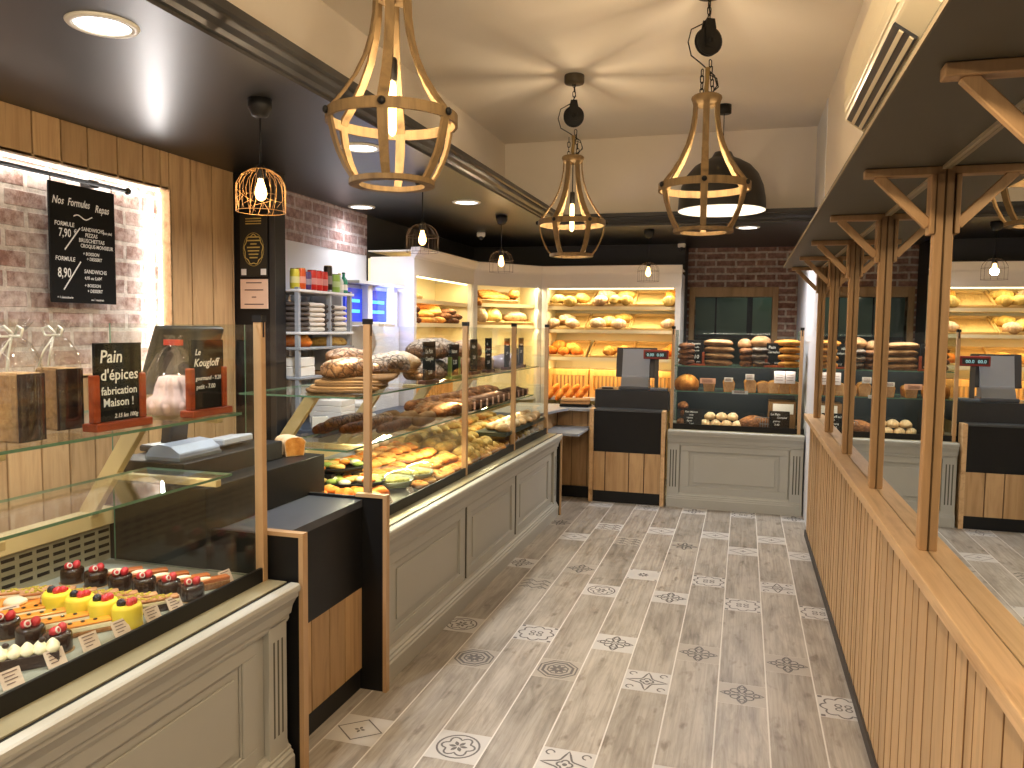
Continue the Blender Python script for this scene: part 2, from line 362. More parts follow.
# ================================================================== floor
def floor():
    MPL = None
    m, nt, out = _nt('wood_look_tile')
    v = coords(nt, (7.0, .9, 1)); n1 = noise(nt, v, 2.6, 7, .68, 1.1); n2 = noise(nt, coords(nt, (2.0, .8, 1)), 2.2, 4, .6, .8); n3 = noise(nt, coords(nt, (5, 2, 1), (2,5,0)), 3.0, 3)
    c = ramp(nt, math_(nt, 'ADD', math_(nt, 'MULTIPLY', n1, .6), math_(nt, 'MULTIPLY', n2, .5)),
             [(.32, srgb(90,82,74)), (.43, srgb(142,134,123)), (.60, srgb(176,168,156)), (.8, srgb(190,182,170))])
    c = mixc(nt, ramp(nt, n3, [(.60, (0,0,0)), (.72, (.6,.6,.6))]), c, srgb(96,80,64))
    n4 = noise(nt, coords(nt, (46, 1.6, 1)), 1.6, 5, .6, .4)
    c = mixc(nt, .5, c, ramp(nt, n4, [(.32, (.60,.57,.54)), (.58, (1.12,1.12,1.12))]), 'MULTIPLY')
    a = nt.nodes.new('ShaderNodeAttribute'); a.attribute_name = 'tint'; c = mixc(nt, 1.0, c, a.outputs['Color'], 'MULTIPLY')
    finish(nt, out, c, math_(nt, 'ADD', math_(nt, 'MULTIPLY', n1, .22), .26), 0, n1, .06, .5, bdist=.004); MPL = m
    GROUT = plain('grout', srgb(222,218,210), .8, var=.05)
    TW = plain('tile_white', srgb(198,195,190), .35, var=.05); TG = plain('tile_greige', srgb(172,164,152), .35, var=.08, scale=30)
    TI = plain('tile_ink', srgb(98,94,92), .4, var=.1)
    mb = MB(); r = random.Random(5); Wd = .195; P = 1.1
    mb.box((-4.2,-1.6,-.08), (.62,8.55,-.0012), 1)
    def circ(cx, cy, rad, n=20, a0=0, a1=2*PI): return [(cx+rad*math.cos(a0+(a1-a0)*i/n), cy+rad*math.sin(a0+(a1-a0)*i/n)) for i in range(n if abs(a1-a0-2*PI) < 1e-6 else n+1)]
    def petal(ang, l, w, r0=0.0):
        p = []
        for i in range(9):
            t = i/8; p.append((r0+l*t, w*math.sin(PI*t)))
        for i in range(7, 0, -1):
            t = i/8; p.append((r0+l*t, -w*math.sin(PI*t)))
        ca, sa = math.cos(ang), math.sin(ang); return [(x*ca-y*sa, x*sa+y*ca) for x, y in p]
    def quatre(R, amp, k, n=64): return [((R+amp*abs(math.cos(k*t/2)))*math.cos(t), (R+amp*abs(math.cos(k*t/2)))*math.sin(t)) for t in [2*PI*i/n for i in range(n)]]
    def design(d):
        """list of (polyline, closed, width) or filled polygons in [-1,1]^2"""
        L = []; F = []
        if d == 0:   # scalloped frame, four small scrolls in the middle, dark corners
            L.append((quatre(.74, .2, 8), True, .06))
            for sx in (-1,1):
                for sy in (-1,1): L.append((circ(.2*sx, .17*sy, .13, 10), True, .05)); F.append([(.8*sx,.8*sy),(.98*sx,.8*sy),(.98*sx,.98*sy),(.8*sx,.98*sy)])
        elif d == 1: # arabesque of rings and petals
            for k in range(4): L.append((petal(k*PI/2, .85, .2, .08), True, .05)); L.append((circ(.42*math.cos(k*PI/2+PI/4), .42*math.sin(k*PI/2+PI/4), .2, 12), True, .05)); L.append((circ(.62*math.cos(k*PI/2), .62*math.sin(k*PI/2), .13, 10), True, .05))
        elif d == 2: # plain with small eight petal flower
            for k in range(8): F.append(petal(k*PI/4, .3, .07, .08))
            for sx in (-1,1):
                for sy in (-1,1): F.append([(.82*sx,.84*sy),(.95*sx,.84*sy),(.95*sx,.95*sy),(.82*sx,.95*sy)])
        elif d == 3: # lattice
            for k in (-1,0,1):
                L.append(([(-.9,.6*k-.3),(-.45,.6*k+.15),(0,.6*k-.3),(.45,.6*k+.15),(.9,.6*k-.3)], False, .09))
            for x in (-.45,.45):
                for y in (-.75,-.15,.45): F.append(petal(PI/4, .3, .06, 0)) if False else L.append(([(x-.14,y),(x,y+.14),(x+.14,y),(x,y-.14)], True, .05))
        elif d == 4: # octagon rings
            for R, w in ((.95,.06),(.74,.1),(.5,.06)): L.append(([(R*math.cos(PI/8+k*PI/4), R*math.sin(PI/8+k*PI/4)) for k in range(8)], True, w))
            for k in range(8): F.append(petal(k*PI/4, .4, .09, .05))
        elif d == 5: # diamond
            L.append(([(-.95,0),(0,.8),(.95,0),(0,-.8)], True, .06))
            for k in range(4): F.append(petal(k*PI/2, .2, .06, .03))
        elif d == 6: # star of leaves
            for k in range(8): L.append((petal(k*PI/4, .8 if k % 2 == 0 else .62, .14, .14), True, .07))
        elif d == 7: # concave diamond with medallion and corner scrolls
            pts = []
            for k in range(4):
                a, b = k*PI/2, (k+1)*PI/2
                for i in range(8):
                    t = i/8; x = math.cos(a)*(1-t)+math.cos(b)*t; y = math.sin(a)*(1-t)+math.sin(b)*t; q = 1-.45*math.sin(PI*t); pts.append((.92*x*q, .92*y*q))
            L.append((pts, True, .06)); L.append((quatre(.2, .1, 4, 24), True, .06)); F.append(circ(0,0,.1,8))
            for sx in (-1,1):
                for sy in (-1,1): L.append((circ(.7*sx, .7*sy, .16, 10, 0, 1.5*PI), False, .05))
        else:        # round rosette
            L.append((circ(0,0,.82,28), True, .06)); L.append((quatre(.45, .22, 6, 40), True, .06))
            for k in range(6): F.append(petal(k*PI/3, .34, .08, .05))
        return L, F
    k0, k1 = int((-2.9+.06)//Wd), 3
    want = {(1,1):7, (0,1):0, (-1,1):0, (-2,0):7, (-3,1):2, (0,0):1, (1,0):1, (2,0):0, (-4,0):4, (-5,0):0, (-7,0):8, (-5,1):1, (-7,1):1, (-6,1):3, (-2,1):1, (-1,2):5, (-3,2):5, (0,2):5, (-4,1):8}
    for k in range(k0, k1):
        x0, x1 = -.06+k*Wd+.003, -.06+(k+1)*Wd-.003
        off = 3.29 if k % 2 == 0 else 3.655
        j0 = -5
        for j in range(j0, 6):
            yc = off + P*j; tA, tB = yc-.0955, yc+.0955
            pA, pB = tB+.0012, yc+P-.0955-.0012
            pA2, pB2 = max(pA, -1.55), min(pB, 8.5)
            if pB2 > pA2:
                t = r.uniform(.80, 1.06); sh = r.uniform(-.03,.03)
                mb.add([(x0,pA2,0),(x1,pA2,0),(x1,pB2,0),(x0,pB2,0)], [(0,1,2,3)], 0, t)
            if tB > -1.5 and tA < 8.45:
                d = want.get((k, j), r.choice([0,1,3,4,5,6,7,8,1,6])); white = d in (2,5,7,0) or r.random() < .45
                mb.add([(x0,tA,0),(x1,tA,0),(x1,tB,0),(x0,tB,0)], [(0,1,2,3)], 2 if white else 3, 1.0)
                if yc > 1.2:
                    cx = (x0+x1)/2; sc = .0935; L, F = design(d)
                    for pts, cl, w in L: mb.ribbon([(cx+px*sc, yc+py*sc) for px, py in pts], w*sc*1.35, .0005, cl, 4)
                    for pts in F: mb.add([(cx+px*sc, yc+py*sc, .0005) for px, py in pts], [tuple(range(len(pts)))], 4)
    o = mb.build('floor', [MPL, GROUT, TW, TG, TI]); struct(o)
floor()

# ================================================================== ceiling, soffit, mouldings
ZS, ZC = 2.35, 3.12
struct(MB().box((-2.15,-1.6,ZC), (.62,6.85,ZC+.08)).build('ceiling', CREAM))
mb = MB(); mb.box((-2.95,-1.6,ZS), (-1.56,8.55,ZS+.1)); mb.box((-1.56,6.57,ZS), (.62,8.55,ZS+.1))
struct(mb.build('ceiling_soffit', SOFF))
prof = [(0,0),(.018,0),(.018,.012),(.03,.016),(.036,.03),(.052,.044),(.058,.058),(.058,.066),(.07,.072),(.07,.1),(0,.1)]
mb = MB(); mb.prism(prof, (-1.56,-1.6,ZS), (0,8.2,0), (1,0,0), (0,0,1))
struct(mb.build('trim_1', SOFF))
mb = MB(); mb.prism(prof, (-1.56,6.57,ZS), (2.07,0,0), (0,-1,0), (0,0,1))
struct(mb.build('trim_2', SOFF))
struct(MB().box((-2.15,-1.6,ZS+.1), (-2.08,6.85,ZC)).build('wall_left_upper', CREAM))
struct(MB().box((-2.15,6.76,ZS+.1), (.62,6.85,ZC)).build('wall_back_upper', CREAM))

# ================================================================== left wall
XL = -2.8
mb = MB(); y = -1.55; r = random.Random(3)
NB, NT, NR = 1.27, 2.165, 3.33
while y < 3.84:
    w = r.choice([.115,.13,.14,.16,.17]); y1 = min(y+w, 3.85)
    if y < NR < y1: y1 = NR
    if y1 - y > .02:
        a, b = y+.004, y1-.004
        if y1 <= NR+.001:
            mb.box((XL,a,.0), (XL+.022,b,NB), 0, r.uniform(.78,1.08)); mb.box((XL,a,NT), (XL+.022,b,ZS), 0, r.uniform(.72,1.0))
        else: mb.box((XL,a,0), (XL+.022,b,ZS), 0, r.uniform(.8,1.05))
    y = y1
struct(mb.build('wall_left_planks', OAK, bevel=.002))
mb = MB(); mb.box((XL-.15,-1.6,0), (XL-.002,4.0,NB-.01)); mb.box((XL-.15,-1.6,NT+.01), (XL-.002,4.0,ZS)); mb.box((XL-.15,NR+.01,NB-.01), (XL-.002,4.0,NT+.01))
struct(mb.build('wall_left', BLACK))
BR1 = brick('whitewashed_brick', 'x', srgb(150,112,98), srgb(178,146,132), srgb(206,192,178), srgb(214,204,194), .75, .215, .082)
struct(MB().box((XL-.10,-1.6,NB-.05), (XL-.055,NR+.04,NT+.05)).build('wall_left_brick', BR1))
mb = MB(); mb.box((XL-.06,-1.6,NB-.012), (XL+.022,NR,NB)); mb.box((XL-.06,NR,NB), (XL+.022,NR+.012,NT)); mb.box((XL-.06,-1.6,NT), (XL+.022,NR+.012,NT+.012))
struct(mb.build('trim_3', OAKY))
# LED strips round the niche
o = MB().box((XL-.045,-1.5,NT-.007), (XL-.03,NR-.01,NT-.001)).build('led_strip', LEDW); tag(o, 'white led strip glowing along the top of the brick niche', 'light strip')
o = MB().box((XL-.045,NR-.008,NB+.01), (XL-.03,NR-.002,NT-.012)).build('led_strip', LEDW); tag(o, 'white led strip glowing down the right side of the brick niche', 'light strip')
lamp('AREA', 'niche_light_top', (XL-.03,.9,NT-.02), 10, (1,.97,.93), .03, 4.6, (0,math.radians(16),0))
lamp('AREA', 'niche_light_side', (XL-.03,NR-.02,1.7), 5, (1,.97,.95), .03, .85, (-PI/2,0,0))
# beyond the poster panel
BR2 = brick('pale_brick', 'x', srgb(150,118,112), srgb(176,148,142), srgb(196,182,178), srgb(200,186,184), .35, .215, .078)
struct(MB().box((XL-.12,4.0,2.04), (XL,5.52,ZS)).build('wall_left_brick_band', BR2))
struct(MB().box((XL-.12,4.0,0), (XL-.004,5.52,2.04)).build('wall_left_white', WHITEP))
struct(MB().box((XL-.12,5.52,0), (XL,8.55,ZS)).build('wall_left_dark', DARKW))

# ================================================================== back wall with serving window
BR3 = brick('red_brick', 'y', srgb(138,98,82), srgb(164,126,110), srgb(204,190,172), srgb(180,154,140), .3, .20, .072, mort=.012)
YB = 8.45; WX0, WX1, WZ0, WZ1 = -.505, .262, 1.05, 1.845
mb = MB(); mb.box((-.62,YB,0), (WX0,YB+.12,ZS)); mb.box((WX1,YB,0), (.62,YB+.12,ZS)); mb.box((WX0,YB,WZ1), (WX1,YB+.12,ZS)); mb.box((WX0,YB,0), (WX1,YB+.12,WZ0))
struct(mb.build('wall_back_brick', BR3))
struct(MB().box((-2.95,8.0,0), (-.585,8.55,ZS)).build('wall_back', DARKW))
wn = thing('window_1', 'oak framed serving window in the brick wall at the back', 'window', ((WX0+WX1)/2,YB,WZ0)); wn['kind'] = 'structure'
mb = MB(); fw = .058
mb.box((WX0-fw,YB-.03,WZ0-fw), (WX0,YB+.1,WZ1+.1)); mb.box((WX1,YB-.03,WZ0-fw), (WX1+fw,YB+.1,WZ1+.1)); mb.box((WX0,YB-.03,WZ1), (WX1,YB+.1,WZ1+.1)); mb.box((WX0,YB-.03,WZ0-fw), (WX1,YB+.1,WZ0))
mb.build('window_frame', OAKD, wn, True, .003)
pane(MB(), (WX0,YB+.03,WZ0), (WX1,YB+.036,WZ1)).build('window_pane', [GLASS, GEDGE], wn, True)
KIT = plain('kitchen_wall', srgb(74,88,78), .7)
mb = MB(); mb.box((-1.2,9.5,0), (1.2,9.6,2.4)); mb.box((-1.2,8.57,2.4), (1.2,9.6,2.5)); mb.box((-1.3,8.57,0), (-1.2,9.6,2.4)); mb.box((1.2,8.57,0), (1.3,9.6,2.4)); mb.box((-1.2,8.57,-.05), (1.2,9.6,0))
struct(mb.build('wall_kitchen', KIT))
kc = thing('kitchen_cabinet', 'green grey wall cupboard seen through the serving window', 'cupboard', (-.1,9.28,1.5))
KG = plain('cupboard_green', srgb(104,126,108), .5)
MB().box((-.75,9.28,1.42), (.55,9.498,2.3)).build('carcass', BLACK, kc, True)
for x0, x1 in ((-.74,-.33),(-.31,.02),(.08,.3)): MB().box((x0,9.26,1.45), (x1,9.28,2.28)).build('door', KG, kc, True)
lamp('POINT', 'kitchen_light', (.3,9.0,2.2), 2.2, (.85,1,.9), .1)

# ================================================================== right wall
XM = .503
mb = MB(); mb.box((XM+.006,-1.6,0), (XM+.12,5.97,ZC)); struct(mb.build('wall_right', CREAM))
struct(MB().box((XM,5.97,0), (XM+.12,8.55,ZC)).build('wall_right_far', WHITEP))
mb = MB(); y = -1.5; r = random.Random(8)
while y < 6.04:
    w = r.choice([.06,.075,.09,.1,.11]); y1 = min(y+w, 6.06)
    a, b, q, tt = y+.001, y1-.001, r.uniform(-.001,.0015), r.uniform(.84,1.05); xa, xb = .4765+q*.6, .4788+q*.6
    mb.add([(xa,a,.045),(xb,b,.045),(.489,b,.045),(.489,a,.045),(xa,a,.868),(xb,b,.868),(.489,b,.868),(.489,a,.868)], [(0,1,2,3),(4,7,6,5),(0,4,5,1),(1,5,6,2),(2,6,7,3),(0,3,7,4)], [0,0,0,0,0,1], tt)  # near edge face of each slat coloured darker: painted groove shade
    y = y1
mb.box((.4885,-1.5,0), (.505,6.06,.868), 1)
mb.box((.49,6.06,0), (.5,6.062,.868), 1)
struct(mb.build('wall_right_slats', [SLATW, plain('slat_gap_shade', srgb(128,94,58), .8)], bevel=.0015))
struct(MB().box((.468,-1.5,0), (.49,6.07,.045)).build('baseboard_right', plain('dark_skirting', srgb(52,46,42), .5)))
struct(MB().box((.436,-1.5,.866), (XM+.001,6.1,.9)).build('trim_4', OAKY, bevel=.004, seg=2))
o = MB().box((XM+.0005,-1.4,.9), (XM+.005,5.96,1.944)).build('wall_mirror', MIRROR)
tag(o, 'large frameless wall mirror above the oak slatted panelling', 'mirror')
# canopy
cn = thing('canopy', 'dark overhanging canopy board above the wall mirror', 'canopy', (.38,2.2,1.945))
CANM = plain('canopy_dark', srgb(84,78,62), .55)
MB().box((.252,-1.4,1.945), (XM,5.93,1.965)).build('board', CANM, cn, True)
MB().box((.249,-1.4,1.946), (.252,5.93,1.956)).build('edge_strip', plain('canopy_edge', srgb(120,106,82), .6), cn, True)
MB().box((XM-.010,-1.4,1.936), (XM,5.93,1.945)).build('back_bead', plain('bead_wood', srgb(182,164,130), .5), cn, True)
# posts with brackets
def post_proto():
    t = thing('mirror_post', 'p', 'post', (XM,0,.9), 0, 'oak bracket posts along the mirror')
    MB().box((-.023,-.02,0), (0,.02,1.035)).build('shaft', OAKZ, t, bevel=.0025)
    MB().box((-.036,-.028,.865), (-.023,.028,1.022)).build('pad', OAKZ, t, bevel=.002)
    MB().box((-.2,-.02,1.022), (0,.02,1.044)).build('arm', OAKZ, t, bevel=.002)
    MB().bar((-.034,0,.89), (-.166,0,1.026), .026, .02, side=(0,1,0)).build('brace', OAKZ, t, bevel=.002)
    return t
pp = post_proto(); first = True
names = ['nearest oak bracket post, only its arm high in the right corner', 'oak bracket post with the widest gap around it, standing on the ledge at right', 'second standing oak bracket post along the ledge from the camera',
         'third standing oak bracket post along the ledge from the camera', 'fourth standing oak bracket post along the ledge from the camera', 'last slim oak bracket post beside the white wall at the ledge end']
for y, lb in zip((1.49, 2.385, 3.28, 4.165, 5.03, 5.83), names):
    if first: pp.location = (XM,y,.9); pp['label'] = lb; first = False
    else: dup(pp, (XM,y,.9), None, lb)

# air conditioner
ac = thing('air_conditioner', 'cream wall mounted air conditioner above the dark canopy', 'air conditioner', (XM,2.42,2.16))
ACM = plain('ac_plastic', srgb(232,218,184), .3, var=.01)
P = [(0,.31),(.10,.315),(.155,.30),(.19,.25),(.205,.17),(.207,.09),(.203,.055),(.145,.012),(.09,-.004),(.03,.0),(0,.02)]
mb = MB(); mb.prism([(-a,b) for a, b in P], (XM,1.80,2.15), (0,1.08,0), (1,0,0), (0,0,1)); mb.build('body', ACM, ac, True, .012, 3)
P2 = [(-.10,.322),(-.16,.306),(-.197,.255),(-.213,.17),(-.215,.09),(-.208,.064),(-.185,.07),(-.19,.1),(-.19,.24),(-.15,.29),(-.1,.305)]
mb = MB(); mb.prism(P2, (XM,1.92,2.15), (0,.90,0), (1,0,0), (0,0,1)); mb.build('front_cover', ACM, ac, True, .004, 2)
mb = MB(); mb.obox((XM-.1745,2.42,2.15+.0325), (.062,.84,.010), (0,math.radians(36.6),0)); mb.build('outlet', DKGREY, ac, True)
for q in (-.182,-.160): MB().obox((XM+q,2.42,2.15+.0285+(q+.1745)*-.74), (.011,.83,.010), (0,math.radians(36.6),0)).build('louvre', ACM, ac, True)

# ================================================================== poster panel at left
pn = thing('wall_end', 'black full height wall end carrying two posters beside the oak planks', 'wall', (-2.66,3.9,0)); pn['kind'] = 'structure'
MB().box((XL+.022,3.85,0), (-2.515,3.95,ZS)).build('board', BLACK, pn, True)
MB().box((-2.55,3.846,0), (-2.515,3.85,ZS)).build('edge_strip', plain('dark_edge', (.03,.028,.026), .4), pn, True)
o = MB(); o.box((-2.735,3.840,1.775), (-2.56,3.845,2.115)); 
po = thing('poster', 'black poster with a gold wreath on the dark panel', 'poster', (-2.647,3.843,1.94), 0, None)
MB().box((-.088,-.004,-.17), (.088,.002,.175)).build('sheet', plain('poster_black', (.02,.018,.012), .4), po)
mb = MB()
ring = [(.058*math.cos(a)*(1+.06*math.sin(9*a)), -.02+.08*math.sin(a)*(1+.06*math.sin(9*a))) for a in [2*PI*i/60 for i in range(60)]]
tfp = lambda p: (p[0], -.0045, p[1])
mb.ribbon(ring, .005, 0, True, 0, tfp); mb.ribbon([(.066*math.cos(a), -.02+.092*math.sin(a)) for a in [2*PI*i/40 for i in range(40)]], .002, 0, True, 0, tfp)
for k, w in enumerate((.03,.05,.022,.045,.04,.034,.028)): mb.box((-w/1.1,-.005,.045-k*.019), (w/1.1,-.0042,.052-k*.019))
for k in range(3): mb.box((-.05,-.005,.12+.014*k), (.05,-.0042,.125+.014*k))
mb.build('print', CHALKG, po)
MB().box((-.08,-.006,-.162), (-.048,-.0042,-.128)).build('label', PAPER, po); MB().box((.046,-.006,-.162), (.08,-.0042,-.128)).build('label', PAPER, po)
po = thing('notice', 'pale pink paper notice under the wreath poster on the dark panel', 'notice', (-2.647,3.843,1.675))
MB().box((-.088,-.004,-.085), (.088,.002,.08)).build('sheet', plain('pink_paper', srgb(232,196,170), .7), po)
mb = MB()
for z, w in ((.06,.05),(.02,.06),(-.02,.014),(-.06,.062)): mb.box((-w,-.005,z-.003), (w,-.0042,z+.003))
mb.build('print', INK, po)
# ================================================================== display counters
# local frame: +X along the front (left to right seen from the shop), front faces -Y, panel face at y=0
def counter(name, label, loc, rotz, L, panels, pil, posts, gl=.07, shelves=((1.215,.13,.62),(1.012,.17,.51)), depth=.72, endpanes=(True,True), sup=(), rearvent=True, back=None, ztop=1.5, pilw=.1, slope=0):
    t = thing(name, label, 'display counter', loc, rotz)
    # carcass and front
    mb = MB(); mb.box((0,.02,0), (L,depth,.64)); mb.build('carcass', BLACK, t)
    mb = MB(); mb.box((0,0,.0), (L,.02,.64)); mb.build('front_panel', GREY, t)
    for (a, b) in panels:        # framed panel: stiles and rails proud, fine bead inside
        mb = MB(); z0, z1 = .125, .535
        mb.box((a,-.012,z0), (b,0,z0+.055)); mb.box((a,-.012,z1-.055), (b,0,z1)); mb.box((a,-.012,z0+.055), (a+.07,0,z1-.055)); mb.box((b-.07,-.012,z0+.055), (b,0,z1-.055))
        q0, q1, s0, s1 = a+.07, b-.07, z0+.055, z1-.055
        for k, (d, w) in enumerate(((.0,.008),)):
            mb.box((q0,-.006,s0), (q1,0,s0+w)); mb.box((q0,-.006,s1-w), (q1,0,s1)); mb.box((q0,-.006,s0), (q0+w,0,s1)); mb.box((q1-w,-.006,s0), (q1,0,s1))
        mb.box((q0+.035,-.007,s0+.035), (q1-.035,0,s1-.035))
        mb.box((a-.006,-.0125,z0), (a,0,z1), 1)
        mb.build('framed_panel', [GREY, GREYD], t, bevel=.0025)
    for a in pil:
        mb = MB(); mb.box((a,-.022,.1), (a+pilw,0,.545))
        for k in range(3):
            x = a+pilw*(.27+.23*k); mb.box((x-.006,-.0226,.17), (x+.006,-.02,.49), 1)
        mb.build('pilaster', [GREY, GREYD], t, bevel=.002)
    pr = [(0,.525),(-.016,.528),(-.022,.54),(-.022,.552),(-.03,.558),(-.036,.585),(-.05,.61),(-.058,.618),(-.058,.632),(-.064,.634),(-.066,.645),(-.064,.656),(-.058,.660),(-.03,.660),(-.03,.65),(0,.65)]
    def ret(poly, nm):     # moulding with short returns round both ends
        mb = MB(); mb.prism(poly, (-.0,0,0), (L,0,0), (0,1,0), (0,0,1), smooth=False)
        mb.build(nm, GREY, t)
    ret(pr, 'cornice')
    ret([(0,0),(-.04,0),(-.04,.075),(-.034,.082),(-.034,.09),(-.026,.096),(-.026,.104),(-.016,.112),(-.012,.125),(0,.125)], 'plinth')
    MB().box((0,-.032,.64), (L,gl,.6565)).build('dark_ledge', BLACK, t)
    MB().box((0,-.014,.655), (L,gl-.012,.6605)).build('metal_strip', STEEL, t)
    MB().box((0,gl-.013,.655), (L,gl-.003,.707)).build('front_lip', BLACKM, t)
    MB().box((0,gl-.003,.64), (L,depth-.02,.672)).build('deck', DECK, t)
    if slope:
        y1 = depth-.02; z1 = .672+slope*(y1-gl)
        mb = MB(); mb.prism([(gl,.672),(y1,.672),(y1,z1)], (.02,0,0), (L-.04,0,0), (0,1,0), (0,0,1)); mb.build('sloped_deck', DECK, t)
        MB().box((0,depth-.02,.655), (L,depth,.86)).build('rear_panel', RAIL, t)
    if rearvent:
        mb = MB(); y = depth-.03
        mb.box((0,y,.672), (L,y+.012,.8)); n = int(L/.062)
        for i in range(n):
            for k in range(4): mb.box((.012+i*.062,y-.0008,.694+k*.026), (.058+i*.062,y+.001,.705+k*.026), 1)
        mb.build('vent_panel', [plain('vent_grey', srgb(150,144,122), .5), BLACK], t)
        MB().box((0,depth-.05,.8), (L,depth,.86)).build('rear_rail', RAIL, t, bevel=.003)
    # posts
    for x in posts:
        p = MB().box((x-.013,gl-.016,.658), (x+.013,gl+.014,1.515)).build('corner_post', GOLD, t, bevel=.002)
        MB().box((x-.0145,gl-.018,1.508), (x+.0145,gl+.016,1.53)).build('post_cap', BLACK, p)
        MB().box((x-.009,gl-.018,.86) if False else (x-.004,gl-.0175,1.46), (x+.004,gl-.0155,1.508)).build('clip', BLACK, p)
    for a, b in zip(posts[:-1], posts[1:]):
        pane(MB(), (a+.012,gl-.002,.70), (b-.012,gl+.003,ztop)).build('front_glass', [GLASS, GEDGE], t)
    for x, on in ((posts[0], endpanes[0]), (posts[-1], endpanes[1])):
        if on: pane(MB(), (x-.003,gl+.012,.672), (x+.003,depth-.06,ztop)).build('end_glass', [GLASS, GEDGE], t)
    for z, d0, d1 in shelves:
        pane(MB(), (posts[0]+.01,d0,z-.008), (posts[-1]-.01,d1,z)).build('glass_shelf', [GLASS, GEDGE], t)
    for x in sup:
        mb = MB(); (za, fa, ba), (zb, fb, bb) = shelves
        mb.bar((x,depth-.025,.85), (x,fa+.32,za-.01), .03, .055, side=(0,1,0)); mb.box((x-.013,fa+.03,za-.028), (x+.013,fa+.36,za-.009)); mb.box((x-.013,fb+.0,zb-.032), (x+.013,depth-.10,zb-.009))
        mb.build('shelf_bracket', RAIL, t, bevel=.002)
    if back: MB().box((.02,depth-.03,.66), (L-.02,depth-.02,1.19)).build('rear_panel', back, t)
    return t
XF = -1.43
counter('pastry_counter', 'grey panelled pastry display counter in the left foreground with cakes under glass', (XF,.1,0), PI/2, 2.115, [(.15,1.95)], [2.0], [.9,2.1], sup=(.5,1.25,2.02), endpanes=(False,True))
counter('bread_counter', 'long grey panelled bread display counter along the left side of the aisle', (XF,2.885,0), PI/2, 3.2, [(.10,1.06),(1.10,2.03),(2.07,3.02)], [3.1], [.075,1.27,2.24,3.17], sup=(.30,1.0,1.75,2.55), rearvent=False, slope=.2, shelves=((1.2,.13,.7),(.972,.17,.56)), pilw=.085)
counter('rear_counter', 'grey panelled bread counter across the back of the aisle', (-.595,6.735,0), 0, 1.085, [(.11,.975)], [.0,.985], [.022,1.045], gl=.035, shelves=((1.2,.06,.5),(.985,.06,.5)), depth=.58, endpanes=(True,True), rearvent=False, back=plain('case_back_dark', (.012,.02,.024), .25), pilw=.1)
# far end panel of the long counter
ep = thing('counter_end_board', 'black end panel with a pale edge closing the long bread counter', 'panel', (-1.6,6.105,0))
MB().box((-2.12,6.092,0), (-1.385,6.112,.655)).build('board', BLACK, ep, True)
MB().box((-1.385,6.088,0), (-1.374,6.114,.659)).build('edge_strip', GOLD, ep, True)

# ================================================================== foreground till unit
ut = thing('till_counter', 'black till counter with oak slat front between the two left display counters', 'till counter', (-1.8,2.55,0))
for y0, y1, xs in ((2.232,2.25,-1.53),(2.858,2.876,-1.50)):
    e = MB().box((-2.1,y0,0), (-1.378,y1,.806)).build('end_panel', BLACK, ut, True)
    MB().box((-1.378,y0-.006,0), (-1.362,y1+.006,.8055)).build('edge_strip', GOLD, e).location = (0,0,0)
    o = MB().box((xs,y0-.006,.806), (-1.362,y1+.006,.82)).build('top_strip', GOLD, e)
    for c in e.children: c.location = (1.8,-2.55,0)
MB().box((-1.76,2.25,.765), (-1.472,2.858,.795)).build('counter_top', plain('till_top', (.06,.066,.08), .35, var=.15), ut, True)
MB().box((-2.05,2.25,.43), (-1.474,2.858,.765)).build('front_panel', BLACK, ut, True)
mb = MB(); y = 2.25; r = random.Random(2)
for w in (.10,.115,.13,.12,.143): mb.box((-1.49,y+.003,.09), (-1.474,y+w-.003,.43), 0, r.uniform(.7,.95)); y += w
mb.box((-2.0,2.25,.09), (-1.488,2.858,.43), 1); mb.build('slat_panel', [OAK, plain('slat_shadow', srgb(60,24,10), .8)], ut, True)
MB().box((-2.0,2.25,0), (-1.482,2.858,.09)).build('kick_board', BLACK, ut, True)
MB().box((-2.15,2.21,.66), (-1.72,2.99,.948)).build('upper_box', BLACK, ut, True, .002)

# ================================================================== corner unit and rear till
cu = thing('corner_counter', 'low grey topped oak corner counter between the bread counter and the rear till', 'counter', (-1.45,6.6,0))
mb = MB(); mb.prism([(-1.225,6.69),(-1.225,7.05),(-2.0,7.05),(-2.0,6.14),(-1.58,6.14),(-1.52,6.46),(-1.46,6.69)], (0,0,.785), (0,0,.02), (1,0,0), (0,1,0)); mb.build('worktop', LGREY, cu, True)
MB().box((-1.58,6.27,.62), (-1.275,6.80,.64)).build('low_shelf', LGREY, cu, True)
mb = MB()
for x0, x1 in ((-1.58,-1.45),(-1.445,-1.31),(-1.305,-1.225)): mb.box((x0,6.82,.1), (x1,6.835,.785), 0, .8)
mb.box((-1.6,6.83,0), (-1.2,6.85,.785), 1); mb.build('back_panel', [OAK, BLACK], cu, True)
mb = MB()
for y0, y1 in ((6.14,6.36),(6.365,6.6),(6.605,6.82)): mb.box((-1.60,y0,.1), (-1.585,y1,.785), 0, .9)
mb.box((-1.62,6.14,0), (-1.6,6.84,.785), 1); mb.build('side_panel', [OAK, BLACK], cu, True)
MB().box((-1.6,6.80,0), (-1.235,6.822,.1)).build('kick_board', BLACK, cu, True)
rt = thing('rear_till_counter', 'black rear till counter with oak posts and oak slat front', 'till counter', (-.93,6.8,0))
for x0, x1 in ((-1.262,-1.228),(-.648,-.614)): MB().box((x0,6.675,0), (x1,6.80,.812)).build('corner_post', OAKY, rt, True, .002)
MB().box((-1.228,6.70,.44), (-.648,7.0,.795)).build('front_panel', BLACK, rt, True)
mb = MB(); x = -1.228; r = random.Random(4)
for w in (.105,.205,.13,.14): mb.box((x+.004,6.695,.1), (x+w-.004,6.71,.44), 0, r.uniform(.9,1.1)); x += w
